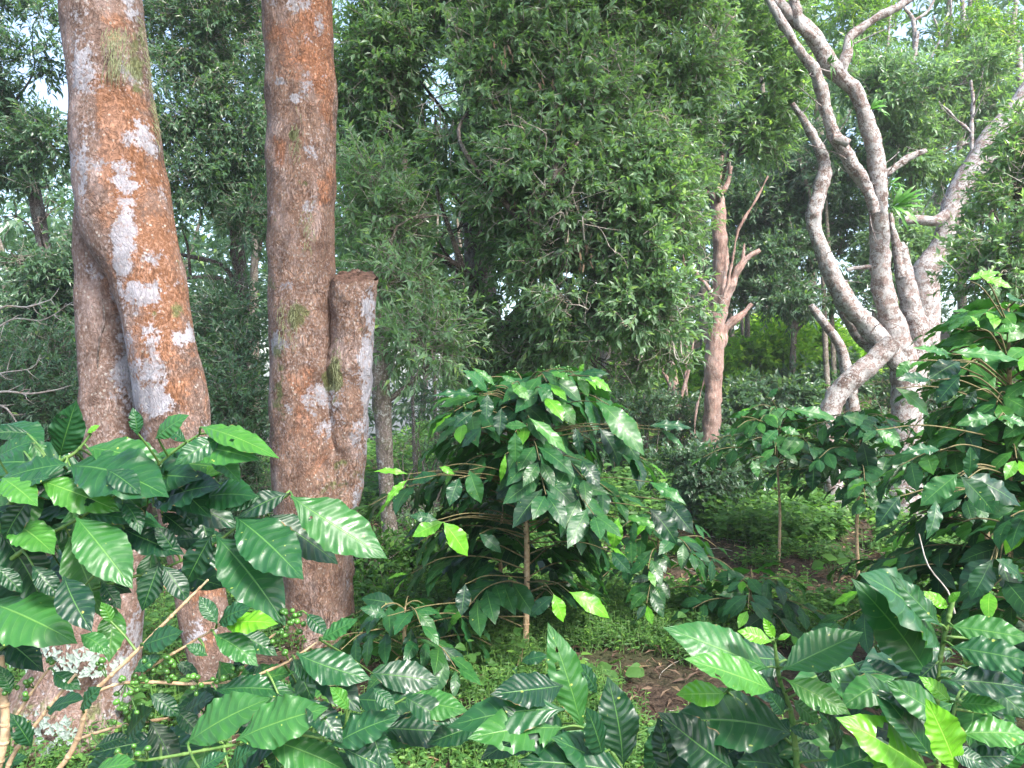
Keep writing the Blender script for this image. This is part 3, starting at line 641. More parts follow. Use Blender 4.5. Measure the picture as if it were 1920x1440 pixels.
# the many stemmed old tree
D6 = 8.4
tree('many_stemmed_tree', 'old tree of twisting pale grey lichened stems over a leaning foot', foot(1600, D6),
     [(D6, [(1690, fy(1690, D6), 75.6), (1700, 780, 55.4), (1695, 690, 52.1), (1684, 637, 47.0), (1665, 581, 40.3), (1652, 525, 37.8), (1650, 487, 36.1), (1648, 412, 33.6), (1646, 337, 31.9), (1641, 285, 31.9), (1624, 225, 30.2), (1605, 172, 25.2), (1580, 148, 28.6), (1558, 124, 31.9), (1540, 94, 30.2), (1520, 62, 28.6), (1477, 24, 25.2), (1440, -10, 21.8), (1390, -60, 16.8)]),
      (D6-.05, [(1530, 75, 16.8), (1500, 45, 18.5), (1489, 0, 16.8), (1485, -50, 15.1)]),
      (D6, [(1578, 140, 16.8), (1590, 94, 18.5), (1594, 71, 16.8), (1631, 41, 14.3), (1687, 11, 12.6), (1730, -20, 10.9)]),
      (D6-.15, [(1640, 400, 18.5), (1624, 349, 23.5), (1601, 315, 26.9), (1579, 277, 26.0), (1560, 247, 23.5), (1549, 210, 22.7), (1537, 157, 21.8), (1522, 124, 20.2), (1492, 86, 16.8), (1459, 30, 14.3), (1430, -20, 11.8)]),
      (D6-.1, [(1690, 690, 33.6), (1640, 625, 37.0), (1597, 577, 35.3), (1567, 532, 31.9), (1552, 495, 29.4), (1531, 442, 27.7), (1526, 405, 27.7), (1537, 356, 27.7), (1545, 307, 25.2), (1531, 270, 21.0), (1511, 232, 15.1), (1485, 194, 9.2)]),
      (D6+.15, [(1712, 720, 42.0), (1722, 630, 43.7), (1712, 592, 38.6), (1697, 525, 31.9), (1687, 472, 28.6), (1684, 456, 22.7)]), (D6+.1, [(1690, 520, 16.8), (1676, 440, 13.4), (1668, 400, 8.4)]),
      (D6-.2, [(1672, 640, 33.6), (1640, 676, 38.6), (1604, 705, 40.3), (1572, 738, 38.6), (1553, 785, 37.0), (1552, 850, 35.3), (1566, 930, 37.0), (1580, 1010, 50.4)]),
      (D6+.2, [(1640, 660, 21.8), (1610, 630, 21.8), (1578, 577, 16.8), (1560, 540, 11.8)]), (D6+.1, [(1640, 340, 10.1), (1668, 322, 15.1), (1700, 298, 10.9), (1736, 282, 9.2)]), (D6, [(1650, 500, 11.8), (1610, 502, 8.4), (1588, 506, 5.9)]),
      (D6-.3, [(1560, 258, 15.1), (1575, 262, 20.2), (1590, 270, 16.8)])],
     bark='bark_pale', n=30, rough=.026, step=.03, twiggy=42)
# sloping log-like trunk at the far right
tree('leaning_pale_tree', 'big pale trunk leaning out to the upper right behind the shrubs', foot(1735, 10.2),
     [(10.2, [(1735, fy(1735, 10.2), 60), (1732, 700, 54), (1732, 600, 56), (1735, 517, 52), (1759, 472, 40), (1774, 431, 36), (1785, 385, 38), (1811, 341, 46), (1834, 305, 46), (1860, 262, 46), (1912, 200, 42), (1970, 110, 40)]),
      (10.1, [(1778, 400, 18), (1755, 415, 20), (1720, 412, 17), (1688, 414, 12)]), (10.2, [(1822, 330, 6), (1822, 240, 7), (1824, 190, 5), (1820, 150, 4)]), (10.2, [(1822, 250, 4), (1790, 220, 4), (1760, 190, 3)]), (10.2, [(1840, 300, 6), (1870, 280, 4), (1900, 255, 4)])],
     bark='bark_pale', twiggy=24, n=22, rough=.02, step=.05)
# slim poles of the wood behind, each a tree with its own small crown above
for i, (x0, y1, x1, w, d, lab) in enumerate([
        (1490, 430, 1494, 13, 14.5, 'slim straight grey pole tree standing alone on the bright clearing'),
        (1406, 420, 1404, 10, 15.5, 'slim dark pole tree just right of the pink stubbed trunk'),
        (1369, 440, 1366, 9, 15, 'thin pole tree close behind the pink trunk on its right'),
        (1393, 430, 1390, 6, 16, 'thinnest pole tree between two slim poles beside the pink trunk'),
        (1556, 450, 1538, 10, 13, 'slim leaning pole under the S curved stem, left one of a close pair'),
        (1568, 460, 1553, 9, 13.2, 'slim leaning pole under the S curved stem, right one of a close pair'),
        (1278, 560, 1232, 15, 12, 'brown leaning thin trunk with a fork left of the pink trunk'),
        (1297, 560, 1290, 5, 12.4, 'pale whip thin sapling left of the pink trunk'),
        (1262, 500, 1255, 6, 13, 'thin dark sapling under the dense leaves left of the forked thin trunk'),
        (472, 560, 470, 9, 11, 'thin pole trunk in the shade left of the straight tree'),
        (822, 540, 816, 7, 10.5, 'thin shaded sapling between the slender mottled trunk and the dense evergreen'),
        (868, 560, 872, 8, 11, 'thin shaded pole close left of the dark forked trunk'),
        (780, 560, 772, 6, 10, 'whip thin sapling right of the slender mottled trunk'),
        (1020, 540, 1015, 7, 11.5, 'thin shaded pole right of the dark forked trunk'),
        (1215, 540, 1205, 7, 11.5, 'thin shaded pole above the right side of the middle coffee plant'),
        (60, 560, 70, 8, 12, 'thin shaded pole at the left edge below the dark forked tree')]):
    xm = (x0+x1)/2+R.normal()*4; yb = fy(x0, d)
    st = [(d, [(x0, yb, w*1.25), (xm, (yb+y1)/2, w), (x1, y1, w*.85), (x1+R.normal()*15, y1-150, w*.6)])]
    if i == 6: st.append((d, [(1272, 760, 8), (1290, 700, 6), (1300, 640, 4)])); st.append((d, [(1262, 730, 9), (1240, 690, 7), (1225, 650, 5)]))
    tree('pole_tree', lab, foot(x0, d), st, [LB(x1, y1-150, 55, 55, d)], bark='bark_grey' if i not in (6, 7) else 'bark_salmon', leafm='dark_leaf', ntw=150, n=9, rough=.008, limbs=False, group='slim poles of the wood behind', L=.11, Wd=.034)
# lichened diagonal trunk pieces
tree('leaning_sapling', 'dark lichen spotted trunk leaning left beneath the many stemmed tree', foot(1600, 9.6),
     [(9.6, [(1610, fy(1600, 9.6), 30), (1598, 760, 26), (1585, 690, 22), (1575, 649, 19), (1552, 615, 17), (1533, 590, 15), (1520, 572, 10)])], bark='bark_pale', n=14, rough=.02)
tree('tilted_pale_stem', 'far pale stem leaning left across the bright clearing', foot(1520, 17),
     [(17, [(1530, fy(1520, 17), 12), (1500, 650, 11), (1478, 632, 11), (1455, 600, 10), (1436, 575, 9), (1400, 520, 8)])], bark='bark_pale', n=10, rough=.02)

# distant wood: one mass, and the thicket beneath
def distant():
    f = MB(); tr = MB(); r = np.random.RandomState(11); lobes = []
    spots = []
    for x in np.arange(-34, 36, 3.0):
        for row, y in enumerate((20, 27, 35)):
            spots.append((x*(1+.25*row)+r.normal()*.9, y+r.normal()*1.5))
    for x, y in spots:
        px = 960+x/y*F
        low = px < 520
        g = float(gz(x, y)); h = r.uniform(9, 15)*(1.0+.35*(y-18)/20)
        if low: h *= .8
        if px < 120: h *= .72
        tube(tr, [(x, y, g-.2), (x+r.normal()*.3, y, g+h*.4), (x+r.normal()*.6, y, g+h*.8)], [.16, .11, .05], n=7, step=.8)
        lobes.append(((x+r.normal(), y-1+r.normal(), g+.6), (2.2, 1.6, 1.5))); lobes.append(((x+1.5+r.normal(), y+1, g+1.2), (2.0, 1.6, 1.7)))
        for k in range(7):
            z = g+h*(.22+.8*(k+.3)/7); s = (1.5+1.0*math.sin(3.14*(k+.7)/7.6))*(1.0+.02*y)
            lobes.append(((x+r.normal()*.8, y+r.normal()*.8, z), (s, s, s*.75)))
    sprays(f, None, lobes, 36000, L=.34, Wd=.12, per=9, tlen=.8, young=.1, gap=.25, gs=.45, rng=r)
    o = f.build('distant_woodland', M['dark_leaf'], None, smooth=False)
    tag(o, 'distant wood of mixed green trees closing off the view', 'woodland', kind='stuff')
    tag(tr.build('distant_trunks', M['bark_grey']), 'grey trunks of the distant wood', 'tree trunks', kind='stuff')
distant()
def thicket(name, label, lobes, ntw, mat, group=None, **k):
    c = np.mean([l[0] for l in lobes], 0); b = (c[0], c[1], float(gz(c[0], c[1])))
    t = thing(name, b, label, 'shrub', group); f = MB(); st = MB(); tw = MB()
    for (cc, rr) in lobes:
        for j in range(6):
            s = np.array([cc[0]+R.normal()*rr[0]*.3, cc[1]+R.normal()*rr[1]*.3, float(gz(cc[0], cc[1]))-.02]); e = np.array(cc)+unit(R.normal(size=3))*np.array(rr)*.7
            tube(st, [s, (s+e)/2+R.normal(size=3)*.04, e], [.012, .008, .003], n=5, step=.12)
    st.build('stems', M['bark_grey'], t); sprays(f, tw, lobes, ntw, **k)
    fo = f.build('foliage', M[mat], t, smooth=False); tw.build('twigs', M['bark_grey'], fo)
TK = dict(gap=.40, gs=2.)
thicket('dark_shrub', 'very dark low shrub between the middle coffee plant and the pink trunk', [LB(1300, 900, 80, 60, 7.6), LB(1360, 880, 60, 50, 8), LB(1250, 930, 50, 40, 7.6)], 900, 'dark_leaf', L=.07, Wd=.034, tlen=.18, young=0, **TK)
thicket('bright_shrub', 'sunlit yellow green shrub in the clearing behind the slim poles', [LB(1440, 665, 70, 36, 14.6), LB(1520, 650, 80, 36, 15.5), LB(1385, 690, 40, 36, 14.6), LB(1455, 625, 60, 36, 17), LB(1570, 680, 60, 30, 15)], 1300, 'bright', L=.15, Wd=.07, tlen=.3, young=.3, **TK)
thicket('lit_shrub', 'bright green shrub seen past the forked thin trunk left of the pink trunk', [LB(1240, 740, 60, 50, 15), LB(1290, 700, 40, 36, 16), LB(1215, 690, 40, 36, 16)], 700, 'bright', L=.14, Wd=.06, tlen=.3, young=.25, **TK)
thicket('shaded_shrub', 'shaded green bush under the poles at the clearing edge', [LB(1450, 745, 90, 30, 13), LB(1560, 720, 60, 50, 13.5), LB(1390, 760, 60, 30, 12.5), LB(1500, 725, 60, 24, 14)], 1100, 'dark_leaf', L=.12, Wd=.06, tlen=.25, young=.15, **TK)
thicket('tangled_shrub', 'tangled dark brush behind the leaning tree at the left edge', [LB(60, 680, 120, 60, 7), LB(20, 760, 100, 70, 6.5), LB(120, 780, 80, 60, 6.5)], 1100, 'dark_leaf', L=.07, Wd=.02, tlen=.25, young=.03, **TK)
thicket('shady_shrub', 'shady brush between the leaning tree and the straight one', [LB(440, 780, 70, 80, 6.8), LB(470, 900, 70, 90, 6.5), LB(400, 920, 50, 80, 6.5), LB(440, 1040, 80, 70, 6)], 1300, 'dark_leaf', L=.07, Wd=.022, tlen=.22, young=.03, **TK)
thicket('thin_brush', 'thin twiggy brush behind the slender mottled trunk', [LB(790, 780, 80, 60, 8), LB(850, 840, 80, 60, 8), LB(770, 900, 60, 80, 7.5), LB(900, 760, 70, 50, 8.5)], 900, 'tree_leaf', L=.06, Wd=.02, tlen=.3, young=.1, gap=.55, gs=2)
thicket('low_leafy_shrub', 'low fresh green leafy weeds right of the mottled trunk base', [LB(700, 1060, 40, 50, 5.2), LB(790, 1040, 60, 50, 5.6), LB(740, 1140, 90, 40, 4.9)], 700, 'herb', L=.05, Wd=.028, tlen=.14, young=.2, **TK)
thicket('hillside_brush', 'dense brush closing the view behind the lopped pink tree', [LB(1190, 800, 90, 80, 10.8), LB(1120, 850, 70, 60, 10.5), LB(1290, 800, 60, 60, 11.4), LB(1420, 850, 60, 50, 9.8), LB(1640, 830, 70, 70, 9.5), LB(1720, 760, 90, 80, 9.6)], 1900, 'dark_leaf', L=.08, Wd=.034, tlen=.22, young=.08, **TK)
# bare pale twigs at the left
def bare():
    t = thing('bare_branch', P(-60, 760, 6.0)*np.array([1, 1, 0])+np.array([0, 0, float(gz(-4, 6))]), 'pale bare dead branches reaching in at the left edge', 'dead branch')
    mb = MB(); r = np.random.RandomState(4)
    pxtube(mb, [(-70, 1150, 20), (-66, 900, 16), (-60, 740, 12), (-50, 620, 8)], 6, n=8)
    for rows in ([(-55, 640, 7), (0, 578, 4), (50, 576, 4), (95, 562, 2)], [(-60, 760, 9), (0, 735, 5), (60, 738, 4), (120, 728, 2)], [(-60, 780, 7), (0, 760, 4), (30, 790, 3), (40, 820, 2)], [(-58, 720, 6), (0, 700, 3), (60, 690, 2), (75, 665, 1.5)], [(-50, 650, 6), (20, 600, 3), (80, 600, 2), (130, 570, 1.5)]):
        c, rr, tg = pxtube(mb, rows, 6, n=6, step=.06)
        for k in range(9):
            i = r.randint(len(c)//3, len(c)); e = c[i]+np.array([r.uniform(.02, .14), r.normal()*.06, r.normal()*.07]); tube(mb, [c[i], (c[i]+e)/2+r.normal(size=3)*.01, e], [.004, .003, .0015], n=4, step=.05)
    mb.build('branches', M['twig_pale'], t)
bare()

# epiphytes on the old tree
def fern(label, px, py, d, L, n, spread, young=.6, up=.3, toward=(1, -.3, 0), seed=0):
    r = np.random.RandomState(seed); p = P(px, py, d); t = thing('perched_fern', p, label, 'epiphyte', 'ferns perched on the old tree'); mb = MB()
    for k in range(n):
        a = (k/(n-1)-.5)*spread; tv = unit(np.array(toward, float)); sd = np.array([0, 0, 1.])
        dr = unit(tv*math.cos(a)+sd*math.sin(a)+r.normal(size=3)*.12+np.array([0, 0, up])); e = p+dr*L*r.uniform(.7, 1.1)+np.array([0, 0, -.04])
        leaf(mb, p+r.normal(size=3)*.008, e, (r.normal()*.3, -1, .6), L*.13, nu=8, nv=2, arch=.14, rnd=r.rand(), young=young*r.uniform(.6, 1))
    mb.build('fronds', M['coffee_far'], t)
fern('bright green palm like fern sprouting beside the central stem', 1672, 388, D6-.25, .34, 12, 2.4, .8, .15, seed=1)
fern('yellowing tuft on the cut stub below the upper fork', 1600, 92, D6-.15, .14, 9, 3.0, 1.0, seed=2)
fern('grassy green tuft where the main stem bends', 1632, 205, D6-.2, .22, 10, 2.0, .7, .5, seed=3)
fern('small drooping green tuft at the lichened side stub', 1668, 345, D6-.2, .18, 8, 2.6, .8, -.5, seed=4)
fern('grassy tuft hanging on the upper fork of the stems', 1555, 120, D6-.35, .16, 9, 3.2, .4, .3, (.2, -1, .2), seed=5)

# ------------------------------------------------------------------ ground cover
def herbs():
    r = np.random.RandomState(21); f = MB(); st = MB()
    def field(n, x0, x1, y0, y1, L, wd, hmin, hmax, mask, kind='ovate', per=6, young=.25):
        x = r.uniform(x0, x1, n); y = y0+(y1-y0)*r.rand(n)**1.25; q = np.stack([x, y, 0*x], -1)
        k = mask(x, y, vnoise(q, 1.1)*.6+vnoise(q, 3.1)*.5); x, y = x[k], y[k]; m = len(x); g = gz(x, y); h = r.uniform(hmin, hmax, m); tone = r.rand(m)
        lx, ly = r.normal(size=m)*.03, r.normal(size=m)*.03
        for j in range(per):
            t = (j+1)/per; az = r.rand(m)*6.28; rad = L*.35*r.rand(m)
            p = np.stack([x+lx*t+np.cos(az)*rad, y+ly*t+np.sin(az)*rad, g+h*(.25+.75*t)], 1)
            dr = np.stack([np.cos(az), np.sin(az), r.uniform(-.35, .3, m)], 1); nr = np.array([0, -.25, 1.])+r.normal(size=(m, 3))*.25
            ln = L*r.uniform(.55, 1.15, m); smallleaves(f, p, dr, nr, ln, ln*wd, np.clip(tone*.6+r.rand(m)*.4, 0, 1), np.where(r.rand(m) < young, r.rand(m), 0.), kind)
        s1 = np.array([.0018, 0, 0]); s2 = np.array([0, .0018, 0]); b = np.stack([x, y, g-.01], 1); e = np.stack([x+lx, y+ly, g+h], 1)
        V = np.stack([b-s1, b+s1, b+s2, e-s1*.5, e+s1*.5, e+s2*.5], 1); ff = np.array([[0, 1, 4, 3], [1, 2, 5, 4], [2, 0, 3, 5]])
        st.add(V.reshape(-1, 3), (ff[None]+(np.arange(m)*6)[:, None, None]).reshape(-1, 4), tint=(.5, .2))
    litter = lambda x, y: .8*np.exp(-((x-.75-.10*(y-3))/.38)**2)*(y < 3.8)*.12+np.exp(-((x+.2)/.5)**2-((y-2.9)/.5)**2)*.4
    field(26000, -3.5, 4.5, 2.2, 9, .032, .5, .03, .10, lambda x, y, n: n > -.22+litter(x, y))
    field(14000, -3.5, 5, 2.4, 8, .022, .4, .03, .16, lambda x, y, n: n > -.05+litter(x, y), 'lance', 9)
    field(3600, -.7, 2.3, 2.5, 4.6, .034, .55, .03, .12, lambda x, y, n: n > -.12)
    field(5000, -.7, 2.3, 2.8, 4.8, .03, .25, .05, .15, lambda x, y, n: n > -.25, 'lance', 9)
    field(9000, .2, 5, 4.6, 9, .04, .7, .04, .16, lambda x, y, n: n > -.3)
    field(6500, -3, 7, 3.0, 14, .055, .8, .06, .24, lambda x, y, n: n > .0+litter(x, y))
    field(5200, .5, 6.5, 6.6, 12, .085, .72, .12, .36, lambda x, y, n: (n > -.35) & (np.abs(x-3.9) > .35), young=.2)
    field(5200, -8, 12, 8, 22, .12, .6, .12, .45, lambda x, y, n: n > -.25, per=7)
    field(5200, 1, 9, 4.5, 12, .14, .07, .05, .16, lambda x, y, n: n > -.1, 'lance', 5, .5)
    o = f.build('ground_cover', M['herb'], None, smooth=False); tag(o, 'low green weeds and herbs covering the soil', 'ground cover', kind='stuff')
    tag(st.build('weed_stalks', M['green_stem'], None, False), 'thin green stalks of the low weeds', 'weed stalks', kind='stuff')
    # fallen leaves and bamboo like sheaths
    d = MB(); n = 42000; x = r.uniform(-3, 5, n); y = 2.1+7.5*r.rand(n)**1.3; k = (r.rand(n) < .5+litter(x, y)); x, y = x[k], y[k]; m = len(x)
    az = r.rand(m)*6.28; p = np.stack([x, y, gz(x, y)+.006+.03*r.rand(m)], 1); dr = np.stack([np.cos(az), np.sin(az), r.normal(size=m)*.3], 1)
    ln = r.uniform(.02, .10, m); wd = ln*r.uniform(.07, .26, m); smallleaves(d, p, dr, np.array([0, 0, 1.])+r.normal(size=(m, 3))*.45, ln, wd, r.rand(m)**1.5, np.where(r.rand(m) < .12, r.rand(m), 0.))
    tag(d.build('leaf_litter', M['dry'], None, False), 'brown fallen leaves and dry sheaths lying on the soil', 'leaf litter', kind='stuff')
herbs()
def fallen():
    mb = MB(); r = np.random.RandomState(44)
    for k in range(170):
        x, y = r.uniform(-2.5, 4), r.uniform(2.4, 8); a = r.rand()*6.28; L = r.uniform(.08, .45); p = []
        for t in (-.5, -.1, .25, .5): q = (x+math.cos(a)*L*t+r.normal()*.01, y+math.sin(a)*L*t+r.normal()*.01); p.append((q[0], q[1], float(gz(*q))+.012+.02*r.rand()))
        w = r.uniform(.0015, .005); tube(mb, p, [w, w*.9, w*.7, w*.4], n=5, step=.05)
    tag(mb.build('fallen_twigs', M['twig_pale']), 'dry fallen twigs lying among the weeds', 'twigs', kind='stuff')
fallen()
def weed(label, px, py, d, L, n, seed):
    r = np.random.RandomState(seed); x = (px-960)/F*d; b = np.array([x, d, float(gz(x, d))]); t = thing('broad_leaved_weed', b, label, 'weed'); mb, s = MB(), MB(); top = P(px, py, d)
    for k in range(n):
        az = k*2.4+r.rand(); h = b+(top-b)*r.uniform(.55, 1.0); o = np.array([math.cos(az), math.sin(az), 0])*L*.45; c = h+o
        tube(s, [b, (b+c)/2+np.array([0, 0, .03]), c], [.003, .002, .0015], n=4, step=.05, cap=False)
        leaf(mb, c, c+unit(np.array([math.cos(az), math.sin(az)-.3, -.45]))*L*r.uniform(.7, 1.1), (0, -.7, 1), L*.85, nu=10, nv=4, arch=.05, wave=.02, rnd=.4+.5*r.rand(), young=.15*r.rand(), ribs=4)
    s.build('stalks', M['green_stem'], t); mb.build('leaves', M['herb'], t)
weed('heart leaved green weed standing in the litter of the small path', 1560, 1035, 5.6, .12, 5, 1)
weed('round leaved lime weed left of the path beneath the lime coffee leaves', 1165, 1240, 3.7, .10, 5, 2)
weed('broad leaved weed on the litter at the bottom edge', 960, 1425, 2.7, .09, 4, 3)

# ------------------------------------------------------------------ coffee plants drawn leaf by leaf
def pick(c, r):
    """tone letter -> (random, youth)"""
    return {'d': (.0+.25*r.rand(), 0), 'm': (.35+.3*r.rand(), 0.), 'g': (.7+.3*r.rand(), .05+.1*r.rand()), 'y': (.95, .16+.2*r.rand()), 'l': (1., .75+.25*r.rand())}[c]
def filler(seed, boxes, dirs=(0, 360)):
    r = np.random.RandomState(seed); out = []
    for x0, y0, x1, y1, n, d, L in boxes:
        for k in range(n):
            x, y = r.uniform(x0, x1), r.uniform(y0, y1); a = math.radians(r.uniform(-40, 220)); l = L*r.uniform(.75, 1.15)
            out.append((x, y, x+math.cos(a)*l, y+abs(math.sin(a))*l*.9-.12*l, l*r.uniform(.38, .5), 'dddmmgg'[r.randint(7)], d+r.uniform(-.1, .15)))
    return out
def coffee_drawn(name, label, base, branches, leaves, berries=(), dead=(), mat='coffee', seed=1, dj=.05, nu=40, nv=8, rootd=None, petiole=.0016, group='coffee shrubs'):
    """branches: (depth, [(px, py, width px[, depth])], woody); leaves: (bx, by, tx, ty, width px, tone[, depth base, depth tip, holes])"""
    r = np.random.RandomState(seed); t = thing(name, base, label, 'coffee plant', group)
    cen = []; objs = []
    for d, rows, woody in branches:
        mb = MB(); c, rr, tg = pxtube(mb, rows, d, n=10, step=.012, rough=.0012 if woody else .0004, rs=60)
        # nodes: small swellings
        for i in range(3, len(c)-1, max(3, int(.035/.012))): tube(mb, [c[i]-tg[i]*.004, c[i], c[i]+tg[i]*.004], [rr[i]*1.0, rr[i]*1.28, rr[i]*1.0], n=8, step=.003)
        objs.append(mb.build('branch', M['wood_stem' if woody else 'green_stem'], t)); cen.append(c)
    lm = [MB() for _ in branches]; ym = [MB() for _ in branches]; pm = [MB() for _ in branches]; bm = [MB() for _ in branches]
    def proj(c): return np.stack([960+c[:, 0]/c[:, 1]*F, 720-(c[:, 2]-CAMZ)/c[:, 1]*F], 1)
    pj = [proj(c) for c in cen]
    for li, L in enumerate(leaves):
        bx, by, tx, ty, w, tone = L[:6]
        best = min(range(len(cen)), key=lambda k: np.min(np.hypot(pj[k][:, 0]-bx, pj[k][:, 1]-by)))
        i = int(np.argmin(np.hypot(pj[best][:, 0]-bx, pj[best][:, 1]-by))); nd = cen[best][i]
        d0 = L[6] if len(L) > 6 and L[6] else nd[1]-.02+r.normal()*dj*.5
        Lpx = math.hypot(tx-bx, ty-by)
        d1 = L[7] if len(L) > 7 and L[7] else d0+r.uniform(-.6, .2)*Lpx/F*d0
        B, T = P(bx, by, d0), P(tx, ty, d1); a = unit(T-B)
        toc = unit(np.array([0, 0, CAMZ])-B); nh = toc*r.uniform(.75, 1.0)+np.array([r.normal()*.25, 0, 1.])*r.uniform(.35, .75)
        n = unit(nh-a*nh.dot(a)); s = np.cross(a, n); ap = np.array([a[0], a[2]]); ap = ap/max(.05, np.linalg.norm(ap)); sp = abs(s[0]*ap[1]-s[2]*ap[0])
        W3 = w/F*d0/max(.55, sp); L3 = np.linalg.norm(T-B); T = T+(T-B)*.05; L3 *= 1.05; W3 = min(W3, .47*L3)
        rn, yg = pick(tone, r); mb = ym[best] if tone == 'l' else lm[best]
        leaf(mb, B, T, nh, W3, nu=nu, nv=nv, arch=r.uniform(.02, .09), wave=r.uniform(.012, .034), rnd=rn, young=yg, fold=r.uniform(.05, .25), ribs=r.uniform(8.5, 12) if L3 > .12 else r.uniform(7, 9), corr=.0075*r.uniform(.6, 1.35), hole=L[8] if len(L) > 8 else int(r.rand() < .16), seed=seed*1000+li, twist=r.normal()*.25, sway=r.normal()*.02)
        # midrib on the upper face and petiole to the branch
        dist = np.linalg.norm(nd-B)
        if dist < .10 or (len(L) == 7 and dist < .6): tube(pm[best], [nd, (nd+B)/2+np.array([0, 0, .004]), B+a*.006], [petiole*1.5, petiole*1.2, petiole], n=6, step=.012)
    for cx, cy, n, sp in berries:
        best = min(range(len(cen)), key=lambda k: np.min(np.hypot(pj[k][:, 0]-cx, pj[k][:, 1]-cy))); i = int(np.argmin(np.hypot(pj[best][:, 0]-cx, pj[best][:, 1]-cy))); nd = cen[best][i]
        cb = MB()
        for k in range(n):
            p = P(cx+r.normal()*sp, cy+r.normal()*sp, nd[1]-.01+r.normal()*.008); berry(cb, p, .0044*r.uniform(.8, 1.2)*nd[1]/1.3, r.normal(size=3), r.rand())
            q = nd if np.linalg.norm(nd-p) < .06 else p+np.array([0, .015, .01]); tube(cb, [p, (p+q)/2, q], [.0012, .001, .0012], n=4, step=.02, cap=False)
        cb.build('berry_cluster', M['berry'], objs[best])
    for k, o in enumerate(objs):
        lm[k].build('leaves', M[mat], o); ym[k].build('young_leaves', M[mat], o); pm[k].build('petioles', M['green_stem'], o)
    for d, rows in dead:
        mb = MB(); pxtube(mb, rows, d, n=6, step=.02, rough=.0006, rs=80); mb.build('dead_twig', M['twig_pale'], t)
    return t

A1 = [(111,859,142,756,94,'m'),(257,816,249,766,52,'m'),(291,823,352,780,68,'g'),(161,840,312,882,62,'g'),(128,874,308,930,80,'m'),(128,870,2,900,50,'m'),(352,836,480,862,64,'g'),(375,800,517,857,34,'y'),
 (394,855,448,903,50,'g'),(296,915,362,845,38,'m'),(285,947,409,912,50,'d'),(375,935,478,932,48,'m'),(350,893,415,884,22,'l'),(405,905,442,927,20,'l'),(75,900,219,957,54,'y'),(4,896,68,947,44,'y'),(42,905,90,896,36,'m'),
 (15,975,98,1037,46,'y'),(140,978,75,1027,50,'m'),(128,1001,188,1150,118,'g'),(143,970,244,1098,90,'g'),(228,990,341,1038,58,'d'),(143,965,304,990,24,'m'),(300,1050,268,1142,88,'d'),(398,1000,350,1092,58,'d'),
 (405,1005,530,1167,120,'m'),(440,968,563,1081,96,'m'),(500,965,628,1054,82,'d'),(545,930,718,1042,74,'g'),(540,925,452,968,50,'d'),(-25,1128,137,1203,66,'g'),(-20,1178,78,1257,68,'d'),(0,1000,80,1137,104,'d'),
 (215,1135,205,1237,44,'y'),(-20,955,52,992,48,'d'),(305,1060,352,1128,42,'d'),(-10,860,60,828,44,'m'),(163,812,186,798,16,'l'),(350,830,300,800,34,'m'),(300,960,360,1010,40,'d'),(230,940,262,1000,50,'d'),(330,950,372,990,44,'d'),(190,1090,225,1140,40,'d'),(120,1080,170,1180,60,'d'),(60,1060,110,1120,60,'d'),(-10,1060,40,1110,60,'d'),(418,820,330,870,40,'m'),(200,880,262,925,50,'d'),(60,930,10,1010,60,'d'),(330,1040,290,985,40,'d'),(490,930,420,955,44,'m')]
A1B = [(1.42,[(-60,1500,14,1.5),(-30,1240,14,1.5),(-20,1080,13),(10,960,11),(60,905,9),(112,866,8),(142,848,6),(170,815,4)],False),(1.4,[(-20,1080,9),(60,1020,8),(150,970,6),(260,900,5),(330,843,5),(375,814,4)],False),
 (1.42,[(-30,1240,8,1.5),(120,1130,6),(220,1090,6),(308,1065,5),(397,1022,5),(442,990,5),(500,955,4),(545,925,3.5)],False),(1.38,[(130,1130,5),(190,1050,4),(140,985,4)],False),(1.45,[(260,900,4),(330,900,4),(400,900,3)],False),(1.3,[(-20,1240,6),(-30,1150,5),(-40,1100,4)],False)]
A1 = [(a[:4]+(a[4]*1.04,)+a[5:]) for a in A1]+filler(31, [(-10, 900, 330, 990, 14, 1.62, 145), (0, 850, 300, 930, 12, 1.52, 165), (220, 1000, 400, 1080, 4, 1.55, 130), (0, 780, 60, 850, 3, 1.55, 130), (250, 900, 420, 960, 4, 1.5, 120), (0, 1020, 150, 1100, 6, 1.6, 150)])
coffee_drawn('coffee_shrub', 'big coffee shrub in the near left corner with wide drooping glossy leaves over the trunks', foot(-60, 1.5), A1B, A1, seed=3)
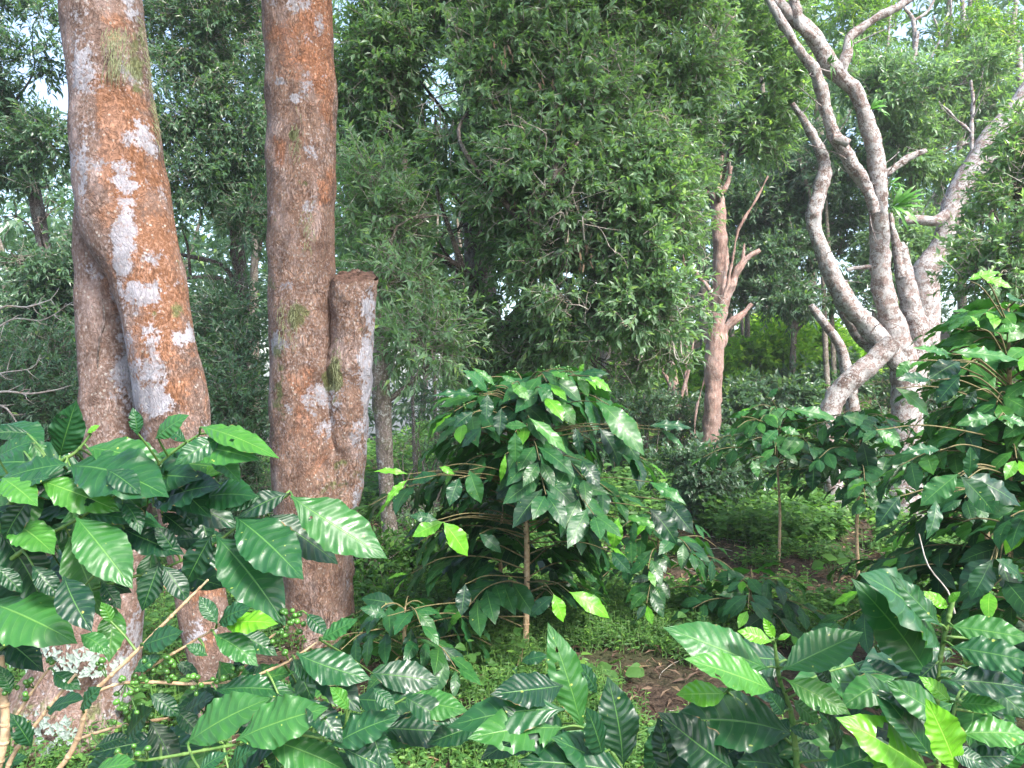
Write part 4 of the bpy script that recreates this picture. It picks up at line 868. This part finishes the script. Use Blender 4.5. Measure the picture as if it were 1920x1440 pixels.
A2 = [(418,1172,517,1170,28,'l'),(408,1170,375,1120,42,'m'),(410,1168,468,1140,42,'m'),(400,1190,480,1247,58,'g'),(440,1185,517,1228,44,'m'),(555,1225,690,1272,66,'m'),(550,1235,600,1282,42,'m'),(585,1240,672,1332,54,'d'),(600,1200,668,1163,40,'g'),(575,1150,612,1190,40,'d'),
 (440,1300,548,1262,56,'g'),(400,1295,550,1300,34,'m'),(348,1395,500,1313,82,'g'),(442,1388,608,1330,74,'g'),(495,1385,650,1447,76,'g'),(620,1400,745,1345,72,'m'),(640,1400,745,1450,74,'d'),(425,1450,490,1398,54,'m'),(370,1450,425,1413,44,'m'),(232,1388,285,1330,46,'m'),(280,1350,330,1445,64,'d'),
 (170,1450,250,1432,54,'y'),(100,1260,150,1292,38,'m'),(150,1190,205,1227,46,'g'),(265,1210,340,1185,52,'m'),(330,1240,372,1267,46,'d'),(280,1300,335,1342,52,'d'),(335,1350,400,1308,56,'d'),(90,1330,155,1312,40,'d'),(20,1300,0,1250,36,'m'),(60,1400,20,1340,44,'d'),(150,1330,190,1290,40,'m'),(-5,1440,50,1420,50,'m'),
 (520,1300,560,1370,50,'d'),(380,1340,440,1290,50,'d'),(560,1420,600,1445,50,'d'),(700,1290,740,1330,40,'m'),(655,1330,620,1290,30,'y'),(250,1260,300,1230,40,'m'),(470,1210,440,1260,40,'d'),(330,1330,380,1380,44,'d'),(180,1400,240,1380,40,'d'),(390,1230,350,1210,36,'m'),(570,1310,640,1390,56,'d'),(690,1350,720,1440,60,'d'),(210,1170,190,1130,44,'y')]
A2B = [(1.32,[(20,1520,10),(60,1480,11),(112,1440,10),(146,1384,10),(161,1327,9),(180,1294,8),(240,1237,7),(337,1140,6),(390,1087,4)],True),(1.30,[(180,1297,6),(225,1282,6),(285,1279,6),(360,1282,6),(450,1275,5),(520,1250,5),(560,1228,4),(600,1200,3)],True),
 (1.36,[(0,1500,8),(22,1421,8),(82,1339,7),(142,1264,5)],True),(1.42,[(-10,1460,16),(10,1370,16),(5,1290,15),(0,1230,14)],True),(1.4,[(15,1365,6),(75,1275,5),(105,1240,4)],True),(1.18,[(180,1500,6),(240,1428,6),(277,1425,6),(345,1414,6),(420,1400,6),(487,1391,5),(560,1378,5),(640,1395,4)],False),
 (1.3,[(270,1262,5),(300,1240,5),(337,1218,5),(405,1177,4),(420,1170,3)],True),(1.36,[(440,1276,5),(490,1210,4),(535,1175,4),(560,1150,3)],True),(1.45,[(150,1384,5),(230,1360,5),(320,1345,5),(380,1320,4),(460,1290,4)],True)]
bl = [(307,1235,6,8),(270,1255,6,9),(259,1274,6,9),(322,1268,5,8),(367,1280,6,8),(405,1270,4,7),(442,1264,5,8),(225,1270,3,5),(240,1305,8,13),(260,1330,8,13),(240,1340,6,10),(550,1156,8,8),(556,1172,6,8),(532,1182,5,8),(518,1192,4,7),(532,1222,2,4),(540,1163,4,8),(257,1410,3,6),(277,1412,2,4),(222,1358,2,5),(49,1286,3,8),(40,1306,3,6),(188,1252,3,7),(222,1413,2,5),(100,1240,2,6),(190,1405,2,6),(330,1345,3,8),(20,1290,3,8)]
A2 = [(a[:4]+(a[4]*1.0,)+a[5:]) for a in A2]+filler(32, [(200, 1370, 420, 1430, 7, 1.6, 130), (380, 1230, 740, 1420, 20, 1.6, 130), (640, 1290, 760, 1400, 6, 1.55, 120)])
coffee_drawn('coffee_shrub', 'lower left coffee shrub with bare tan twigs bearing clusters of hard green berries', foot(20, 1.45), A2B, A2, bl, seed=8, dj=.05)
B1 = [(1092,1369,1030,1176,66,'g',0,0,2),(1168,1440,1140,1275,92,'d'),(1055,1365,885,1384,80,'g',0,0,3),(1060,1330,848,1362,56,'m'),(1056,1285,925,1302,44,'d'),(1170,1445,1040,1385,58,'m'),(1120,1300,1085,1245,44,'d'),(1180,1450,980,1428,62,'d'),(1262,1465,1235,1350,110,'d',0,0,1),(1000,1300,1080,1262,36,'d'),(1130,1420,1100,1330,60,'d'),(1090,1440,950,1330,60,'d'),(1330,1450,1400,1400,60,'d'),(1240,1450,1330,1380,80,'d',0,0,2)]
B1 += filler(33, [(900, 1340, 1300, 1440, 9, 1.5, 150)])
coffee_drawn('coffee_seedling', 'coffee seedling at the bottom edge with insect holes in its broad pale glossed leaves', foot(1160, 1.35), [(1.3,[(1180,1560,9),(1168,1450,8),(1130,1390,7),(1095,1365,6)],False),(1.36,[(1130,1390,5),(1095,1330,5),(1060,1285,4)],False),(1.36,[(1190,1560,7),(1240,1470,6),(1280,1450,5)],False)], B1, seed=14)
C1 = [(1440,1254,1252,1180,86,'g'),(1466,1256,1612,1188,92,'g'),(1447,1204,1385,1184,28,'l'),(1452,1200,1432,1160,20,'l'),(1458,1200,1482,1190,16,'l'),(1490,1378,1260,1357,102,'m',0,0,2),(1450,1294,1290,1238,44,'y'),(1362,1300,1272,1302,38,'l'),(1475,1275,1590,1337,60,'y'),(1485,1312,1535,1352,48,'g'),(1510,1290,1565,1312,62,'m'),
 (1478,1365,1535,1382,34,'m'),(1570,1430,1533,1328,64,'d'),(1500,1450,1388,1428,66,'d'),(1380,1445,1240,1340,74,'d'),(1320,1450,1390,1400,70,'d',0,0,2),(1480,1330,1400,1280,50,'d'),(1470,1340,1440,1300,40,'d'),(1560,1280,1520,1240,50,'d'),(1490,1395,1560,1440,60,'d'),(1365,1296,1385,1260,24,'y')]
C1 += filler(34, [(1300, 1370, 1560, 1440, 9, 1.5, 150), (1480, 1230, 1600, 1350, 5, 1.5, 120)])
coffee_drawn('young_coffee_shrub', 'young coffee shrub with one pale glossy leaf to each side of its upright tip', foot(1485, 1.4), [(1.3,[(1500,1560,12),(1493,1420,11),(1485,1346,10),(1475,1310,9),(1462,1275,8),(1456,1235,7),(1452,1205,6)],False),(1.34,[(1490,1400,6),(1420,1340,5),(1365,1298,4)],False)], C1, seed=21)
C2 = [(1745,1275,1603,1093,98,'m'),(1762,1211,1618,1082,80,'m'),(1765,1175,1672,1082,44,'m'),(1780,1174,1928,1197,70,'g'),(1782,1213,1938,1242,64,'m'),(1780,1140,1728,1110,24,'l'),(1745,1450,1575,1350,72,'l',0,0,1),(1795,1447,1738,1315,72,'l'),(1800,1376,1928,1380,70,'y'),(1785,1320,1725,1270,28,'l'),(1797,1320,1882,1327,38,'y'),(1755,1430,1624,1264,56,'m'),
 (1777,1350,1665,1280,48,'g'),(1780,1275,1925,1292,66,'d'),(1820,1255,1928,1345,74,'m'),(1600,1450,1700,1426,54,'l'),(1540,1450,1645,1413,58,'m'),(1880,1450,1928,1398,54,'g'),(1760,1240,1700,1300,50,'d'),(1770,1400,1850,1440,60,'d'),(1755,1330,1640,1300,50,'d'),(1810,1420,1900,1420,60,'d'),(1700,1380,1620,1360,50,'d'),(1778,1130,1800,1110,18,'l')]
C2 += filler(35, [(1620, 1200, 1920, 1430, 22, 1.42, 160)])
coffee_drawn('young_coffee_shrub', 'young coffee shrub in the near right corner with blue sheened leaves and lime shoots', foot(1765, 1.25), [(1.2,[(1760,1560,12),(1757,1420,11),(1756,1330,10),(1758,1275,9),(1766,1218,8),(1776,1170,8),(1786,1128,9),(1790,1118,4)],False),(1.14,[(1775,1560,9),(1778,1450,9),(1785,1354,8),(1792,1320,7)],False),(1.16,[(1757,1430,5),(1720,1440,5),(1690,1460,4)],False)], C2,
  dead=[(1.35,[(1723,1001,2.2),(1740,1060,2.6),(1777,1108,3),(1790,1150,4)])], seed=27)

# ------------------------------------------------------------------ grown coffee shrubs
def coffee_grown(name, label, px, d, top, rad, nb, leafL=.17, z0=.22, lean=0., seed=1, extra=(), stemw=.014, droop=.55, young=.7, azr=None, group='coffee shrubs', berries=0, top_bright=0., mat='coffee_far', pairs=6, dens=1., prof=None, fp=.9, side=0.):
    r = np.random.RandomState(seed); b = np.array(foot(px, d)); b[2] -= .01; T = P(px, top, d)+np.array([lean, 0, 0]); H = T[2]-b[2]
    t = thing(name, b, label, 'coffee plant', group); sm = MB()
    pts = [b, b+(T-b)*.35+np.array([r.normal()*.02, 0, 0]), b+(T-b)*.7+np.array([r.normal()*.02, 0, 0]), T-np.array([0, 0, .04])]
    c, rr, tg = tube(sm, pts, [stemw, stemw*.85, stemw*.6, stemw*.25], n=12, step=.02, rough=.0018, rs=40)
    for i in range(4, len(c)-1, 4): tube(sm, [c[i]-tg[i]*.006, c[i], c[i]+tg[i]*.006], [rr[i], rr[i]*1.25, rr[i]], n=8, step=.004)
    sm.build('stem', M['wood_stem'], t)
    for k in range(nb):
        f = z0+(1-z0)*(k/(nb-1))**fp; i = min(len(c)-1, int(f*len(c))); p0 = c[i]
        az = (k*2.399+r.normal()*.25) if azr is None else r.uniform(*azr)
        if f < side: az = (0 if k % 2 else math.pi)+r.normal()*.45+(.5 if k % 2 else -.5)*(k % 3 > 0)
        pr = prof(f) if prof else math.sin(math.pi*min(1, .18+.82*(1-f)**.75))**.6 if f > .25 else .75
        Lb = rad*max(.22, (1-((f-.45)/.62)**2))*r.uniform(.8, 1.15) if prof is None else rad*pr*r.uniform(.62, 1.2)
        o = np.array([math.cos(az), math.sin(az), 0]); up = .75 if f > .8 else .35
        P1 = p0+o*Lb*.35+np.array([0, 0, up*.35*Lb]); P2 = p0+o*Lb*.72+np.array([0, 0, (up*.45-.05*droop)*Lb]); P3 = p0+o*Lb*1.0+np.array([0, 0, (up*.45-.26*droop)*Lb])
        bm = MB(); cc, cr, ct = tube(bm, [p0, P1, P2, P3], [.0045, .0036, .0028, .0018], n=6, step=.02)
        ob = bm.build('branch', M['young_wood'], t); lm, ym, be = MB(), MB(), MB()
        Lc = np.concatenate([[0], np.cumsum(np.linalg.norm(np.diff(cc, axis=0), axis=1))]); n = max(2, int(pairs*Lb/rad+.5))
        for j in range(n+1):
            fr = .28+.72*j/n if n else 1
            q = int(np.argmin(abs(Lc-Lc[-1]*fr))); pt, tv = cc[q], ct[q]; sd = unit(np.cross(tv, [0, 0, 1]))
            last = j == n
            for s in (-1, 1):
                if r.rand() > dens*.93: continue
                dr = unit(tv*(.55+.5*last)+sd*s*(.85-.35*last)+np.array([0, 0, -.1-droop*(1.0-.6*last)*r.uniform(.4, 1.5)])+r.normal(size=3)*.16)
                L = leafL*r.uniform(.78, 1.12)*(.72 if last else 1); B = pt+dr*.012; e = B+dr*L
                isy = last and r.rand() < young; nh = np.array([0, 0, 1.])+o*.75+r.normal(size=3)*.22
                rn = np.clip(r.rand()*.7+.25*(f > .75)+top_bright*.3, 0, 1); yg = (r.uniform(.5, 1) if isy else (r.uniform(0, .12)+top_bright*r.rand()*(f > .6)))
                leaf(ym if isy else lm, B, e, nh, L*r.uniform(.38, .47), nu=18, nv=6, arch=r.uniform(.04, .12), wave=r.uniform(.012, .028), rnd=rn, young=yg, fold=r.uniform(.05, .2), ribs=r.uniform(7.5, 10.5), corr=.0075, seed=seed*7919+k*97+j*5+s, twist=r.normal()*.2)
            if berries and not last and r.rand() < berries:
                for z in range(r.randint(3, 8)): berry(be, pt+r.normal(size=3)*.010, .0065, r.normal(size=3), r.rand(), 1. if r.rand() < .04 else 0.)
        lm.build('leaves', M[mat], ob); ym.build('young_leaves', M[mat], ob); be.build('berries', M['berry'], ob)
    if extra:
        eb = MB(); lm, ym, pm = MB(), MB(), MB()
        for li, E in enumerate(extra):
            bx, by, tx, ty, w, tone = E[:6]; d0 = E[6] if len(E) > 6 else d+r.uniform(-.68, -.40)*rad/.62; Lp = math.hypot(tx-bx, ty-by)/F*d0; d1 = d0+r.uniform(-.45, .2)*Lp
            B, T2 = P(bx, by, d0), P(tx, ty, d1); a = unit(T2-B); nh = np.array([r.normal()*.2, -.8, .75]); rn, yg = pick(tone, r)
            leaf(ym if tone == 'l' else lm, B, T2, nh, min(w/F*d0*1.12, .5*np.linalg.norm(T2-B)), nu=24, nv=8, arch=r.uniform(.04, .12), wave=r.uniform(.025, .045), rnd=rn, young=yg, fold=r.uniform(.05, .2), corr=.008, seed=seed*313+li, twist=r.normal()*.2)
            q = int(np.argmin(np.abs(c[:, 2]-(B[2]-.10)))); s0 = c[q]
            tube(eb, [s0, s0*.35+B*.65+np.array([0, 0, .03]), B], [.004, .0028, .0016], n=5, step=.03)
        ob = eb.build('branch', M['young_wood'], t); lm.build('leaves', M[mat], ob); ym.build('young_leaves', M[mat], ob)
    return t
def z4(l, ox=640, oy=540): return [(ox+a/2.667, oy+b/2.667, ox+c/2.667, oy+d/2.667, w/2.667, t) for a, b, c, d, w, t in l]
DX = z4([(730,520,605,410,105,'g'),(770,490,655,400,40,'y'),(690,540,490,598,66,'y'),(690,530,452,540,44,'m'),(730,530,725,665,84,'m'),(800,600,790,740,76,'d'),(930,690,815,690,84,'g'),(870,720,870,872,104,'g'),(940,650,1130,830,64,'y'),(1080,560,1170,685,84,'y'),(960,790,980,1022,104,'d'),
 (1180,440,1340,430,54,'m'),(1180,440,1235,545,74,'y'),(1240,440,1352,520,54,'l'),(1190,420,1212,378,22,'l'),(1290,570,1515,840,120,'g'),(1360,690,1490,872,134,'m'),(1290,700,1390,892,124,'d'),(1170,700,1200,842,124,'d'),(1060,790,1130,862,104,'d'),(1200,860,1290,1002,104,'d'),(1110,890,1160,992,94,'m'),(1190,1000,1290,1100,64,'m'),
 (1060,1020,1060,1185,104,'m'),(1000,1030,970,1162,84,'d'),(1090,975,1198,1088,54,'l'),(640,910,700,1078,104,'g'),(590,950,540,1092,104,'m'),(490,895,565,932,44,'l'),(480,930,350,975,64,'m'),(330,930,162,918,34,'l'),(330,960,218,1082,38,'l'),(510,1170,355,1245,92,'l'),(510,1170,632,1342,112,'l'),(480,1160,338,1138,54,'m'),(690,1230,800,1325,74,'m'),
 (1385,1150,1360,1305,92,'l'),(1400,1140,1622,1222,44,'y'),(1540,970,1722,1082,64,'g'),(1620,1060,1762,1232,112,'d'),(1540,1100,1680,1285,104,'d'),(1540,690,1752,702,56,'m'),(1600,710,1712,792,34,'g'),(820,830,795,970,30,'l'),(850,480,940,560,60,'y'),(1000,500,1060,560,50,'g'),(700,700,600,800,60,'d'),(660,620,560,700,60,'d'),(1040,420,1160,470,44,'y'),(870,470,800,440,40,'g')])
DX += z4([(1060,570,1110,712,84,'l'),(1140,560,1342,692,84,'l'),(1060,580,945,685,66,'m'),(620,520,600,682,84,'d'),(1350,360,1450,470,90,'m'),(270,1040,150,1130,66,'l'),(260,1040,388,1130,70,'l'),(880,930,820,1040,84,'m'),(900,910,1040,880,60,'m'),(480,1040,400,1160,80,'d'),(490,1040,590,1150,80,'d'),(350,740,330,920,70,'d'),(230,680,90,640,60,'m')], 640, 900)
umb = lambda f: (.85 if f < .55 else .42+1.35*max(0, 1-f)**.8)
coffee_grown('middle_coffee_shrub', 'tall umbrella shaped coffee shrub in the middle with hanging leaves over a tan stem', 985, 4.0, 712, .60, 62, leafL=.215, z0=.10, seed=5, fp=.62, side=.56, extra=DX, stemw=.017, berries=.35, pairs=7, droop=.6, dens=.98, prof=umb, young=.3)
coffee_grown('small_coffee_shrub', 'dark coffee shrub crowded behind the bare stem of the middle plant', 940, 4.7, 900, .5, 22, leafL=.19, z0=.2, seed=41, droop=.6, young=.1, pairs=5)
coffee_grown('small_coffee_shrub', 'small dark coffee shrub with bluish top leaves left of the short path', 1410, 4.3, 1075, .42, 13, leafL=.17, z0=.35, seed=7, droop=.5, young=.1, pairs=4)
coffee_grown('small_coffee_shrub', 'low spreading dark coffee shrub at the foot of the straight tree', 760, 3.6, 1120, .40, 14, leafL=.16, z0=.25, seed=9, droop=.7, young=.12, pairs=4)
coffee_grown('small_coffee_shrub', 'shaded coffee shrub beneath the right side of the middle plant', 1230, 4.6, 960, .45, 16, leafL=.17, z0=.3, seed=10, droop=.8, young=.2, pairs=4)
FX = z4([(760,850,985,902,66,'g'),(1015,880,1190,965,100,'g'),(690,950,610,1032,64,'g'),(700,940,800,975,60,'g'),(640,790,690,740,50,'g'),(470,890,550,860,60,'g'),(560,1000,610,1075,70,'m'),(870,1110,860,1260,110,'d'),(1110,1000,1150,1190,90,'d'),(560,1100,590,1190,60,'g')], 1200, 450)
coffee_grown('slender_coffee_shrub', 'coffee shrub with a flat wide top on one thin bare stem beside the path', 1460, 6.1, 765, .72, 24, leafL=.20, z0=.62, seed=12, extra=[e+(5.35,) for e in FX], stemw=.012, droop=.55, young=.2, top_bright=.15, pairs=6)
coffee_grown('leafy_coffee_shrub', 'coffee shrub hanging over the foot of the leaning many stemmed tree', 1610, 5.6, 770, .65, 26, leafL=.19, z0=.5, seed=13, droop=.6, young=.2, pairs=6)
EX = z4([(1590,1170,1400,1332,150,'g'),(1600,1180,1772,1372,112,'m'),(1610,1170,1905,1332,124,'d'),(1640,1190,1650,1030,170,'m'),(1790,890,1575,928,74,'g'),(1800,880,1935,935,94,'g'),(1560,600,1430,558,44,'g'),(1560,570,1360,540,44,'y'),(1560,560,1905,605,84,'y'),(1600,610,1440,702,112,'d'),(1600,680,1480,822,94,'d'),(1680,750,1615,852,104,'d'),(1280,740,1450,892,74,'y'),(1450,700,1285,700,64,'m'),(1350,600,1280,690,50,'y'),
 (1700,440,1650,380,40,'l'),(1780,460,1900,430,60,'y'),(1640,200,1800,160,50,'l'),(1700,180,1860,240,60,'l'),(1500,1050,1300,1070,60,'m'),(1180,950,1310,1040,60,'y')], 1200, 450)
EX += z4([(1755,400,1650,600,150,'m'),(1770,395,1590,560,110,'d'),(1780,395,1925,510,110,'m'),(1800,400,1880,640,120,'d'),(1480,100,1430,300,70,'m'),(1300,80,1180,240,90,'d')], 1200, 900)
big = lambda f: .12+1.0*max(0, 1-f)**.55
coffee_grown('tall_coffee_shrub', 'tall dense coffee shrub filling the right edge with sunlit lime leaves at its crown', 1890, 3.3, 560, .70, 80, leafL=.18, z0=.18, seed=15, extra=[e+(2.42+.2*((i*7) % 5)/5,) for i, e in enumerate(EX)], stemw=.02, droop=.5, young=.5, berries=.15, top_bright=.25, pairs=8, prof=big)
coffee_grown('tall_coffee_shrub', 'coffee shrub just behind the dense one at the right with bright pointed top leaves', 1850, 4.1, 570, .62, 36, leafL=.17, z0=.25, seed=16, droop=.45, young=.5, top_bright=.5, pairs=6, prof=big)
coffee_grown('leafy_coffee_shrub', 'coffee shrub half hidden at the right edge above the near corner shrub', 1985, 2.6, 930, .45, 20, leafL=.17, z0=.25, seed=17, droop=.6, young=.2, pairs=5)

# ------------------------------------------------------------------ the damp air under the trees
def air():
    mb = MB(); x0, x1, y0, y1, z0, z1 = -165, 165, -35, 165, -14, 60
    V = [(x, y, z) for z in (z0, z1) for y in (y0, y1) for x in (x0, x1)]
    mb.add(V, np.array([(0, 2, 3, 1), (4, 5, 7, 6), (0, 1, 5, 4), (2, 6, 7, 3), (0, 4, 6, 2), (1, 3, 7, 5)]))
    g = NT('haze_air'); p = g.n('ShaderNodeVolumePrincipled'); p.inputs['Color'].default_value = (.86, .92, 1, 1); p.inputs['Density'].default_value = .0017; p.inputs['Anisotropy'].default_value = .2
    g.l(p.outputs[0], g.out.inputs['Volume']); tag(mb.build('haze', g.m, None, False), kind='stuff')
air()
